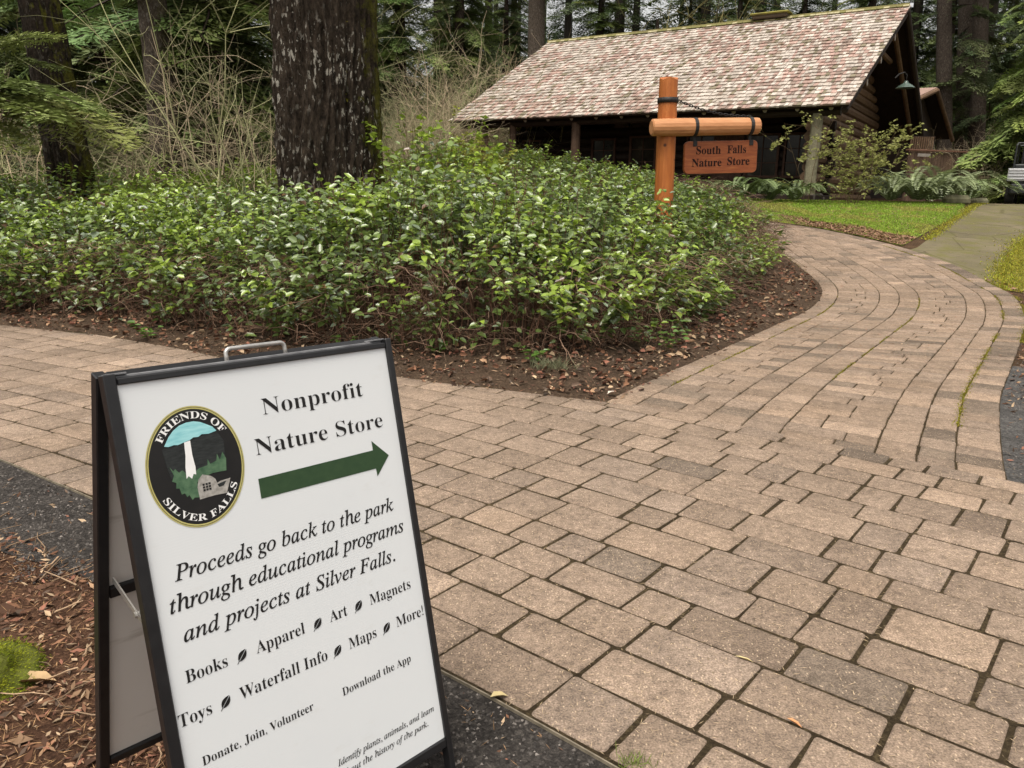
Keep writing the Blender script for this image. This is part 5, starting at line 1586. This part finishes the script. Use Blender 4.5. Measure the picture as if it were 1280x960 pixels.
# small seedlings at the front of the bed
def sprig(name, px, py, n, h, label):
    p = gp(px, py, .05); p[2] = bed_z(p[:1], p[1:2])[0]
    r_ = np.random.default_rng(int(px * 7 + py)); t = thing(name, label, 'plant', p, 0, 'small seedlings along the bed edge')
    m = n * 5
    st_p = []; C_ = []; D_ = []
    for i in range(n):
        a = r_.uniform(0, 6.28); tip = np.array([math.cos(a) * h * .6, math.sin(a) * h * .6, h * r_.uniform(.5, 1)])
        pts = np.array([tip * q + np.array([0, 0, .25 * h * q * (1 - q)]) for q in np.linspace(0, 1, 5)]); st_p.append(pts)
        for j in range(5): C_.append(pts[min(4, 1 + j)]); D_.append([math.cos(a + r_.normal(0, 1.2)), math.sin(a + r_.normal(0, 1.2)), .1])
    V, F = tubes_np(np.array(st_p), np.full((n, 5), .002), 3)
    link('stems', mesh_np('stems', V, F, MAT['twig'], cols=np.tile([.10, .07, .04], (len(V), 1))), t)
    C_ = np.array(C_); s = r_.uniform(.04, .075, m)
    V, F = leaves_np(C_, np.array(D_), np.stack([r_.normal(0, .4, m), r_.normal(0, .4, m), np.ones(m)], 1), s, s * .65, .15)
    link('leaves', mesh_np('leaves', V, F, MAT['leaf'], cols=np.repeat(np.array([.10, .19, .03]) * r_.uniform(.7, 1.2, (m, 1)), 6, 0)), t)
for px, py, n, h, lb in ((548, 449, 4, .10, 'bright seedling in the litter just right of the sign board top'), (185, 423, 6, .16, 'bright seedling clump at the far left of the bed edge'), (665, 462, 5, .13, 'dark leafy seedling near the middle of the bed front'),
                     (800, 440, 8, .30, 'leafy seedling drooping from the right front of the thicket'), (832, 442, 8, .26, 'rightmost leafy seedling on the bare mulch'), (430, 445, 5, .13, 'seedling in the litter behind the sign board handle')):
    sprig('salal_seedling', px, py, n, h, lb)
# grey green grassy tuft
p = gp(690, 468, .05); p[2] = bed_z(p[:1], p[1:2])[0]
n = 260; a = rl.uniform(0, 6.28, n); D = np.stack([np.cos(a) * .8, np.sin(a) * .8, rl.uniform(.5, 1.4, n)], 1); ln = rl.uniform(.05, .14, n)
V, F = slivers_np(D / np.linalg.norm(D, axis=1)[:, None] * ln[:, None] / 2 + rl.normal(0, .06, (n, 3)) * [1.4, .8, .05], D, ln, np.full(n, .004), rdir(n, rng=rl))
tag(link('grass_tuft', mesh_np('grass_tuft', V, F, MAT['blade'], cols=np.repeat(np.array([.20, .21, .12]) * rl.uniform(.6, 1.3, (n, 1)), 4, 0)), None, p), 'grey green grassy tuft on the mulch at the front of the bed', 'plant')

# ------------------------------------------------------------------ ferns and the shrub at the cabin corner
def fern(rng, n=24, L=.95, col=(.14, .185, .07)):
    V, F, C = [], [], []; o = 0
    for i in range(n):
        a = 2 * math.pi * i / n + rng.normal(0, .2); l = L * rng.uniform(.7, 1.15); rise = rng.uniform(.7, 1.35)
        ts_ = np.linspace(.08, 1, 26)
        ctr = np.stack([np.cos(a) * l * ts_ * .85, np.sin(a) * l * ts_ * .85, l * (rise * ts_ * 1.15 - rise * .95 * ts_ ** 2.1)], 1)
        tg = np.gradient(ctr, axis=0); tg /= np.linalg.norm(tg, axis=1)[:, None]
        sd_ = np.cross(tg, [0, 0, 1]); sd_ /= np.linalg.norm(sd_, axis=1)[:, None]
        w = .105 * l * np.sin(np.pi * np.clip(ts_ * .93 + .07, 0, 1)) ** .6
        for sg in (1, -1):
            D = sd_ * sg + tg * .35; nn = np.cross(D, tg) * sg
            v, f = slivers_np(ctr + D * (w * .5)[:, None] - [0, 0, .01], D, w * 1.05, np.full(len(w), .034 * l), np.cross(tg, sd_) + rng.normal(0, .15, (len(w), 3)))
            V.append(v); F.append(f + o); o += len(v); C.append(np.tile(np.array(col) * rng.uniform(.6, 1.5), (len(v), 1)))
    return mesh_np('fronds', np.concatenate(V), np.concatenate(F), MAT['fern'], cols=np.concatenate(C))
rfn = np.random.default_rng(8)
FE = [fern(rfn), fern(rfn, 26, 1.1, (.21, .25, .12)), fern(rfn, 18, .8, (.10, .14, .05))]
for px, py, Y, k, s, lb in ((1115, 240, 21.0, 1, .9, 'sword fern nearest the yellow leaved shrub'), (1148, 241, 20.8, 1, 1.15, 'large pale sword fern below the plank fence'), (1180, 241, 21.4, 1, 1.2, 'large sword fern in the middle of the row right of the cabin'),
                     (1212, 239, 23.5, 0, 1.2, 'sword fern at the right end of the row by the driveway'), (1165, 236, 23.0, 0, 1.15, 'sword fern at the back of the row against the fence'),
                     (905, 247, 20.6, 2, .9, 'dark sword fern left of the hanging sign board, by the porch'), (932, 248, 20.4, 0, .95, 'dark sword fern under the right end of the hanging board'),
                     (962, 248, 20.3, 2, 1.0, 'dark sword fern in the middle of the lawn edge below the porch'), (992, 249, 20.1, 0, .9, 'dark sword fern beside the pale porch post')):
    p = at(px, py, Y); p[2] = float(gz(p[0], p[1]))
    t = thing('sword_fern', lb, 'fern', p, rfn.uniform(0, 6), 'sword ferns around the cabin'); t.scale = (s * 1.5,) * 3
    link('fronds', FE[k], t)
for k_, (px, py, Y, s, lb) in enumerate(((1197, 241, 20.6, .42, 'mossy rounded stone below the right hand ferns'), (1226, 238, 22.5, .30, 'small grey stone at the driveway end of the fern row'))):
    p = at(px, py, Y); p[2] = float(gz(p[0], p[1])); m = MB(); m.box((0, 0, s * .22), (s * 1.5, s, s * .7), bev=s * .24, col=(.8, .85, .6)); tag(link('stone', m.mesh('stone', MAT['rock']), None, p), lb, 'stone', 'stones by the fern row')
def leafy_shrub(name, label, px, Y, H, col, seed, stems=8, spread=.6, leaf=.05, per=6, kids=(5, 4)):
    r_ = np.random.default_rng(seed); P, R_, tips = shrub_paths(r_, H=H, stems=stems, spread=spread, kids=kids)
    p = at(px, 240, Y); p[2] = float(gz(p[0], p[1])); t = thing(name, label, 'shrub', p)
    V, F = tubes_np(P, R_, 3); link('branches', mesh_np('branches', V, F, MAT['twig'], cols=np.tile([.12, .085, .05], (len(V), 1))), t)
    sm = P[R_[:, 0] < np.percentile(R_[:, 0], 80)]
    C_ = sm[r_.integers(len(sm), size=len(sm) * per), r_.integers(2, P.shape[1], size=len(sm) * per)] + r_.normal(0, .015, (len(sm) * per, 3)); n_ = len(C_)
    s = r_.uniform(.6, 1.3, n_) * leaf
    V, F = leaves_np(C_, rdir(n_, -.5, .6, r_), rdir(n_, .2, 1, r_), s, s * .6, .12)
    link('leaves', mesh_np('leaves', V, F, MAT['softleaf'], cols=np.repeat(np.array(col) * r_.uniform(.55, 1.35, (n_, 1)), 6, 0)), t)
leafy_shrub('leafy_shrub', 'yellow green shrub with fresh spring leaves at the cabin corner', 1066, 19.8, 2.25, (.30, .31, .10), 4, 9, .5, .075, 11, (6, 5))
leafy_shrub('leafy_shrub', 'slender pale leaved shrub in front of the pale porch post', 1008, 19.6, 2.1, (.32, .33, .11), 9, 3, .3, .075, 11)
leafy_shrub('leafy_shrub', 'fresh lime green shrub against the right side of the massive fir', 531, 9.4, 1.62, (.27, .37, .045), 14, 16, .42, .075, 16)
leafy_shrub('leafy_shrub', 'thin yellow green shrub left of the cabin porch', 578, 14.0, 1.7, (.32, .34, .06), 17, 9, .7, .07, 18)
leafy_shrub('leafy_shrub', 'loose yellow green shrub behind the left porch corner', 625, 30, 2.4, (.27, .29, .07), 19, 9, .7, .09, 12)
leafy_shrub('leafy_shrub', 'pale dry shrub at the right end of the plank fence', 1205, 29, 1.7, (.24, .20, .10), 23, 9, .7, .05, 2)
#@@PART5
# ------------------------------------------------------------------ litter, gravel, moss, grass
rq_ = np.random.default_rng(55)
def scatter(name, C, ln, wd, cols, mat, tilt=.25, label=None, cat=None):
    n = len(C); a = rq_.uniform(0, 2 * np.pi, n)
    D = np.stack([np.cos(a), np.sin(a), rq_.normal(0, tilt, n)], 1); up = np.stack([rq_.normal(0, tilt * 1.4, n), rq_.normal(0, tilt * 1.4, n), np.ones(n)], 1)
    V, F = slivers_np(C, D, ln, wd, up)
    return stuff(name, mesh_np(name, V, F, MAT[mat], cols=np.repeat(np.clip(cols, .004, .95), 4, 0)), label, cat)
CHIP = np.array([[.30, .155, .09], [.20, .10, .06], [.40, .25, .15], [.12, .065, .042], [.50, .36, .23], [.33, .15, .10], [.16, .11, .08]])
LLd = lambda P: seg_dist(P, E1, closed=False)
def below(P):
    """right of / below the metal edging"""
    out = np.zeros(len(P), bool)
    yy = np.interp(P[:, 0], LL[:, 0], LL[:, 1]); return P[:, 1] < yy
# bark chips and needles on the mulch by the sign
P = np.stack([rq_.uniform(-5, 1.2, 160000), rq_.uniform(-.2, 4.2, 160000)], 1)
d = LLd(P); r2 = np.hypot(P[:, 0], P[:, 1] * .8)
wobn = np.array([mnoise.noise(Vector((a * 2.5, b * 2.5, 1.0))) for a, b in P])
ok = below(P) & ((d > .34 + .26 * wobn) | ((d > .03) & (rq_.random(len(P)) < .10))) & (P[:, 1] > .75 + .0 * P[:, 0]) & (rq_.random(len(P)) < np.clip(2.4 / r2 ** 1.4, .1, .85)) & (P[:, 0] < .3)
ok &= P[:, 0] > -P[:, 1] * .80 - .35
P = P[ok][:36000]; n = len(P)
needle = rq_.random(n) < .35
ln = np.where(needle, rq_.uniform(.018, .05, n), rq_.lognormal(math.log(.020), .5, n)); wd = np.where(needle, rq_.uniform(.0010, .0018, n), ln * rq_.uniform(.18, .45, n))
cols = CHIP[rq_.integers(len(CHIP), size=n)] * rq_.uniform(.4, 1.05, (n, 1)); cols[needle] = np.array([.40, .24, .12]) * rq_.uniform(.5, 1.4, (needle.sum(), 1))
scatter('bark_chips', np.stack([P[:, 0], P[:, 1], gz(P[:, 0], P[:, 1]) + .022 + rq_.uniform(0, .010, n)], 1), ln, wd, cols, 'chip', .35)
# thin dead sticks lying on the mulch
k = 160; P = np.stack([rq_.uniform(-2.4, -.3, k), rq_.uniform(1.2, 3.0, k)], 1); P = P[below(P) & (LLd(P) > .35)]; k = len(P)
a = rq_.uniform(0, 6.28, k); L = rq_.uniform(.06, .22, k); q = np.linspace(-.5, .5, 5)
pp_ = np.stack([P[:, :1] + np.cos(a)[:, None] * L[:, None] * q + rq_.normal(0, .004, (k, 5)), P[:, 1:] + np.sin(a)[:, None] * L[:, None] * q + rq_.normal(0, .004, (k, 5)), np.full((k, 5), .034) + rq_.uniform(0, .006, (k, 1))], -1)
V, F = tubes_np(pp_, np.linspace(.0026, .0014, 5)[None] * rq_.uniform(.6, 1.4, (k, 1)), 5)
stuff('dead_sticks', mesh_np('dead_sticks', V, F, MAT['chip'], cols=np.repeat(np.array([.32, .22, .14]) * rq_.uniform(.5, 1.5, (k, 1)), 25, 0)))
# gravel stones
def stones(name, P, smin, smax, z):
    n = len(P); s = rq_.uniform(smin, smax, n)
    base = np.array([[1, 0, 0], [-.5, .87, 0], [-.5, -.87, 0], [.2, .1, .75], [-.3, -.2, .6]]) 
    R_ = rq_.uniform(.6, 1.3, (n, 5, 1)); a = rq_.uniform(0, 6.28, n)
    rot = np.stack([np.stack([np.cos(a), -np.sin(a), 0 * a], 1), np.stack([np.sin(a), np.cos(a), 0 * a], 1), np.stack([0 * a, 0 * a, 1 + 0 * a], 1)], 1)
    V = np.einsum('nij,nkj->nki', rot, base[None] * R_) * s[:, None, None] + np.concatenate([P, z[:, None]], 1)[:, None]
    F = np.arange(n)[:, None, None] * 5 + np.array([[0, 1, 3], [1, 4, 3], [1, 2, 4], [2, 0, 3], [2, 3, 4]])[None]
    return stuff(name, mesh_np(name, V.reshape(-1, 3), F.reshape(-1, 3), MAT['stone'], cols=np.repeat(rq_.choice([.45, .8, 1.3, 2.2], (n, 1), p=[.4, .35, .18, .07]) * np.array([1, .97, .95]), 5, 0)))
P = np.stack([rq_.uniform(-4.5, 1.5, 90000), rq_.uniform(.2, 4.6, 90000)], 1); d = LLd(P)
wobn = np.array([mnoise.noise(Vector((a * 2.5, b * 2.5, 1.0))) for a, b in P])
P = P[below(P) & (d > .012) & (d < .46 + .3 * wobn)][:17000]
Pr = np.array(Rb[:5])[rq_.integers(0, 4, 4000)]; t_ = rq_.random((4000, 1)); i_ = rq_.integers(0, 5, 4000)
Pr = np.array(Rb)[i_] * (1 - t_) + np.array(Rb)[i_ + 1] * t_ + np.stack([rq_.uniform(.02, .9, 4000), rq_.uniform(-.1, .3, 4000)], 1)
Pa = np.concatenate([P, Pr])
stones('gravel_stones', Pa, .003, .0075, gz(Pa[:, 0], Pa[:, 1]) + np.where(np.arange(len(Pa)) < len(P), .0245, .010))
# litter along the bed edge: dead leaves, chips, twigs
P = np.stack([rq_.uniform(-9, 5.5, 120000), rq_.uniform(4.8, 14, 120000)], 1)
d = sdist(P, BED); wob2 = np.array([mnoise.noise(Vector((a * 3, b * 3, 7.0))) for a, b in P])
ok = (d > -.07 + .10 * wob2) & (d < 1.5) & (rq_.random(len(P)) < np.clip(4.5 / P[:, 1], .2, .8))
P = P[ok][:22000]; n = len(P)
ln = rq_.lognormal(math.log(.026), .5, n); wd = ln * rq_.uniform(.12, .45, n)
cols = CHIP[rq_.integers(len(CHIP), size=n)] * rq_.uniform(.3, .95, (n, 1)) * np.array([.85, .9, .95])
zb_ = np.maximum(bed_z(P[:, 0], P[:, 1]), gz(P[:, 0], P[:, 1]) + PAV)
scatter('leaf_litter', np.stack([P[:, 0], P[:, 1], zb_ + .006 + rq_.uniform(0, .012, n)], 1), ln, wd, cols, 'chip', .4)
Ri = R_line[rq_.integers(0, 150, 16000)]; P = Ri + np.stack([.03 + rq_.gamma(1.6, .6, 16000), rq_.normal(-.1, .25, 16000)], 1)
P = P[~inside(P, np.vstack([LL, [(9, -1), (9, 2)], [Rb[0]], [Lb[0]]])) & (sdist(P, np.vstack([L_line, R_line[::-1]])) < -.02) & ~inside(P, np.vstack([dl, vr[::-1]])) & ((P[:, 1] > 4.9) | (rq_.random(len(P)) < .25)) & (P[:, 1] > 3.0)]
n = len(P); ln = rq_.lognormal(math.log(.030), .5, n)
scatter('verge_litter', np.stack([P[:, 0], P[:, 1], gz(P[:, 0], P[:, 1]) + .012 + rq_.uniform(0, .012, n)], 1), ln, ln * rq_.uniform(.12, .45, n), CHIP[rq_.integers(len(CHIP), size=n)] * rq_.uniform(.35, 1.0, (n, 1)), 'chip', .35)
# curled brown dead leaves under the thicket
P = np.stack([rq_.uniform(-7, 5, 30000), rq_.uniform(4.8, 12, 30000)], 1); d = sdist(P, BED); P = P[(d > .05) & (d < 1.3)][:2600]; n = len(P)
s = rq_.uniform(.035, .075, n)
V, F = leaves_np(np.stack([P[:, 0], P[:, 1], bed_z(P[:, 0], P[:, 1]) + .015], 1), rdir(n, -.2, .4, rq_), rdir(n, .3, 1, rq_), s, s * .6, .35)
stuff('dead_leaves', mesh_np('dead_leaves', V, F, MAT['chip'], cols=np.repeat(CHIP[rq_.integers(len(CHIP), size=n)] * rq_.uniform(.5, 1.1, (n, 1)), 6, 0)))
# fir needles on the paving
P = np.stack([rq_.uniform(-6, 5, 60000), rq_.uniform(.9, 9, 60000)], 1)
okp = inside(P, np.vstack([LL, [(6, 2)], BEDEDGE[::-1]])) & (rq_.random(len(P)) < np.clip(3.2 / P[:, 1] ** 1.3, .03, 1))
P = P[okp][:15000]; n = len(P)
scatter('fir_needles', np.stack([P[:, 0], P[:, 1], np.full(n, PAV + .0035)], 1), rq_.uniform(.010, .030, n), rq_.uniform(.0011, .0022, n), np.array([.48, .36, .23]) * rq_.uniform(.5, 1.35, (n, 1)), 'chip', .05)
P = np.stack([rq_.uniform(2, 14, 40000), rq_.uniform(6, 26, 40000)], 1)
P = P[inside(P, np.vstack([dl, dr[::-1]])) | inside(P, np.vstack([L_line, R_line[::-1]]))][:2600]; n = len(P)
scatter('path_debris', np.stack([P[:, 0], P[:, 1], gz(P[:, 0], P[:, 1]) + PAV + .003], 1), rq_.uniform(.015, .06, n), rq_.uniform(.003, .014, n), CHIP[rq_.integers(len(CHIP), size=n)] * rq_.uniform(.4, 1.1, (n, 1)), 'chip', .08)
# moss: in the border joint of the branch path, along the driveway, at the paving edges
def tufts(name, C, h, wd, col, var=.3, mat='moss', label=None, cat=None, spread=.6):
    n = len(C); D = rdir(n, .35, 1, rq_) * np.array([spread, spread, 1]); ln = h * rq_.uniform(.6, 1.4, n)
    V, F = slivers_np(C + D * (ln * .4)[:, None], D, ln, wd * rq_.uniform(.7, 1.3, n), rdir(n, -.3, .3, rq_))
    return stuff(name, mesh_np(name, V, F, MAT[mat], cols=np.repeat(np.array(col) * np.clip(rq_.normal(1, var, (n, 1)), .35, 1.9) * (1 + rq_.normal(0, .08, (n, 3))), 4, 0)), label, cat)
def along(w, k0, k1, n, jit):
    k = rq_.uniform(k0, k1, n); P = np.array([br_p(a, w) for a in k]); g = np.array([mnoise.noise(Vector((a * .12, 0, w * 9))) for a in k])
    P += rq_.normal(0, 1, (n, 2)) * jit; return P[g > -.12]
P = np.concatenate([along(.90, 15, 185, 9000, .016), along(.085, 5, 120, 2600, .010), along(.50, 30, 120, 1500, .008), along(1.0, 70, 150, 3500, .03), along(0.0, 150, 215, 2500, .05)])
tufts('joint_moss', np.stack([P[:, 0], P[:, 1], gz(P[:, 0], P[:, 1]) + PAV - .008], 1), .016, .008, (.22, .20, .03))
V = dl[2:26]; t_ = rq_.random((9000, 1)); i_ = rq_.integers(0, len(V) - 1, 9000)
P = V[i_] * (1 - t_) + V[i_ + 1] * t_ + rq_.normal(0, .06, (9000, 2))
t2 = rq_.random((42000, 1)); V2 = dr[0:24]; i2 = rq_.integers(0, len(V2) - 1, 42000)
W2 = vr[0:24]; u2 = np.where(rq_.random((42000, 1)) < .15, -rq_.gamma(1.0, .05, (42000, 1)), rq_.random((42000, 1)) ** 1.3); P2 = V2[i2] * (1 - t2) + V2[i2 + 1] * t2 + (W2 - V2)[i2] * u2 + rq_.normal(0, .05, (42000, 2))
P = np.concatenate([P, P2]); tufts('verge_moss', np.stack([P[:, 0], P[:, 1], gz(P[:, 0], P[:, 1]) + .012], 1), .030, .013, (.30, .29, .04), .4)
# lawn
poly = np.vstack([lawn_l, lawn_r[::-1]])
P = np.stack([rq_.uniform(2, 16, 260000), rq_.uniform(13, 26, 260000)], 1); P = P[inside(P, poly)]
g = np.array([mnoise.noise(Vector((a * .9, b * .9, 2))) + .5 * mnoise.noise(Vector((a * 3, b * 3, 4))) for a, b in P])
dpath = seg_dist(P, lawn_l, closed=False)
bare = (dpath < .75 + .5 * g) & (P[:, 0] > 5.9) & (P[:, 1] < 18.5)
P, g = P[~bare & (rq_.random(len(P)) < .75)], g[~bare & (rq_.random(len(P)) < 2)][:1] if False else None
P = P[:70000]; n = len(P)
g = np.array([mnoise.noise(Vector((a * .9, b * .9, 2))) + .5 * mnoise.noise(Vector((a * 3, b * 3, 4))) for a, b in P])
D = rdir(n, .3, 1, rq_); ln = rq_.uniform(.025, .065, n)
V, F = slivers_np(np.stack([P[:, 0], P[:, 1], gz(P[:, 0], P[:, 1]) + .012], 1) + D * (ln * .4)[:, None], D, ln, rq_.uniform(.010, .020, n), rdir(n, -.3, .3, rq_))
gc = np.where(g[:, None] > .18, [.34, .34, .08], [.24, .36, .045]) * rq_.uniform(.6, 1.4, (n, 1))
dry = rq_.random(n) < .12; gc[dry] = np.array([.32, .26, .13]) * rq_.uniform(.7, 1.2, (dry.sum(), 1))
stuff('lawn_grass', mesh_np('lawn_grass', V, F, MAT['blade'], cols=np.repeat(gc, 4, 0)), 'short bright green lawn between the brick path and the cabin', 'grass')
P = np.stack([rq_.uniform(5, 9, 40000), rq_.uniform(13, 19, 40000)], 1); P = P[inside(P, poly)]
dpath = seg_dist(P, lawn_l, closed=False); gg = np.array([mnoise.noise(Vector((a * 1.4, b * 1.4, 8))) for a, b in P])
P = P[(dpath < .85 + .6 * gg) & (P[:, 0] > 5.7)][:7000]; n = len(P)
scatter('bark_patch', np.stack([P[:, 0], P[:, 1], gz(P[:, 0], P[:, 1]) + .02 + rq_.uniform(0, .012, n)], 1), rq_.uniform(.03, .10, n), rq_.uniform(.012, .03, n), np.array([.27, .16, .10]) * rq_.uniform(.5, 1.5, (n, 1)), 'chip', .3)
# forest floor greenery behind the thicket
P = np.stack([rq_.uniform(-16, 4, 9000), rq_.uniform(11.5, 24, 9000)], 1); n = len(P); s = rq_.uniform(.05, .12, n)
V, F = leaves_np(np.stack([P[:, 0], P[:, 1], gz(P[:, 0], P[:, 1]) + rq_.uniform(.02, .55, n)], 1), rdir(n, -.3, .5, rq_), rdir(n, .2, 1, rq_), s, s * .6, .15)
stuff('undergrowth_leaves', mesh_np('undergrowth_leaves', V, F, MAT['softleaf'], cols=np.repeat(np.array([.10, .14, .035]) * rq_.uniform(.4, 1.5, (n, 1)), 6, 0)))
# grass at the near edge of the path
p = gp(792, 958, PAV); n = 90; D = rdir(n, .5, 1, rq_); ln = rq_.uniform(.02, .055, n)
V, F = slivers_np(D * (ln * .5)[:, None] + np.stack([rq_.normal(0, .022, n), rq_.normal(0, .012, n), 0 * ln], 1), D, ln, np.full(n, .0022), rdir(n, -.2, .2, rq_))
tag(link('grass_tuft', mesh_np('grass_tuft', V, F, MAT['blade'], cols=np.repeat(np.array([.20, .26, .06]) * rq_.uniform(.6, 1.4, (n, 1)), 4, 0)), None, p), 'tiny green grass tuft in a joint at the near path edge', 'plant')
# mossy stump in the near left corner
c0 = gp(-62, 858, 0.02); stp = thing('mossy_stump', 'low rotten stump covered in bright green moss in the near left corner', 'stump', (c0[0], c0[1], 0))
nu, nv = 48, 16; V = []
for j in range(nv):
    ph = j / (nv - 1) * math.pi * .5
    for i in range(nu):
        th = 2 * math.pi * i / nu; d_ = np.array([math.cos(th) * math.cos(ph), math.sin(th) * math.cos(ph), math.sin(ph)])
        r_ = .185 * (1 + .26 * mnoise.noise(Vector(d_ * 1.8)) + .10 * mnoise.noise(Vector(d_ * 5)))
        V.append(d_ * r_ * [1.2, 1.05, .52] - [0, 0, .0])
F = [(j * nu + i, j * nu + (i + 1) % nu, (j + 1) * nu + (i + 1) % nu, (j + 1) * nu + i) for j in range(nv - 1) for i in range(nu)]
MAT['rotwood'] = simple('rotten_wood', (.05, .06, .012), (.14, .15, .03), 14, .95, .1, bump=.6, bdist=.02)
link('stump', mesh_np('stump', np.array(V), np.array(F), MAT['rotwood'], smooth=True), stp)
V = np.array(V); pk_ = rq_.integers(0, len(V), 22000); C = V[pk_] + rq_.normal(0, .008, (22000, 3)); C = C[C[:, 2] > -.01]; n = len(C)
D = unit(1) * C / np.linalg.norm(C, axis=1)[:, None] + rdir(n, -1, 1, rq_) * .8; ln = rq_.uniform(.004, .010, n)
Vm, Fm = slivers_np(C + D * (ln * .3)[:, None], D, ln, ln * .32, rdir(n, -1, 1, rq_))
gn_ = np.array([mnoise.noise(Vector(c * 14)) for c in C])
mc = np.where(gn_[:, None] > 0, [.26, .285, .020], [.15, .185, .014]) * rq_.uniform(.6, 1.35, (n, 1))
mo = link('moss_cover', mesh_np('moss_cover', Vm, Fm, MAT['moss'], cols=np.repeat(mc, 4, 0)), stp)
# a few fallen leaves and sticks one can point at
def fallen(name, px, py, L, W, col, lab, dz=PAV + .004, ang=0.5, cat='leaf'):
    p = gp(px, py, dz); V, F = leaves_np(np.array([[-L / 2, 0, 0.002]]), np.array([[1, 0, .06]]), np.array([[0, .15, 1]]), np.array([L]), np.array([W]), .3)
    o = link(name, mesh_np(name, V, F, MAT['chip'], cols=np.tile(col, (6, 1))), None, p); o.rotation_euler = (0, 0, ang); tag(o, lab, cat)
fallen('fallen_leaf', 993, 904, .045, .014, (.62, .30, .14), 'small orange fallen leaf in a paving joint near the bottom', ang=-.9)
fallen('fallen_leaf', 930, 824, .055, .009, (.62, .52, .28), 'narrow straw coloured fallen leaf lying across a paving joint', ang=-.5)
fallen('fallen_leaf', 766, 492, .085, .05, (.62, .52, .44), 'pale curled fallen leaf on the tip of the bed', dz=.05, ang=.4)
fallen('fallen_leaf', 802, 488, .06, .03, (.10, .06, .05), 'dark brown fallen leaf on the branch path border', ang=.7)
fallen('fallen_leaf', 624, 871, .05, .028, (.52, .42, .22), 'pale yellow fallen leaf flake on the paver nearest the edging', ang=.2)
fallen('fallen_leaf', 46, 852, .10, .06, (.42, .29, .16), 'curled tan fallen leaf beside the mossy stump', dz=.03, ang=.2)
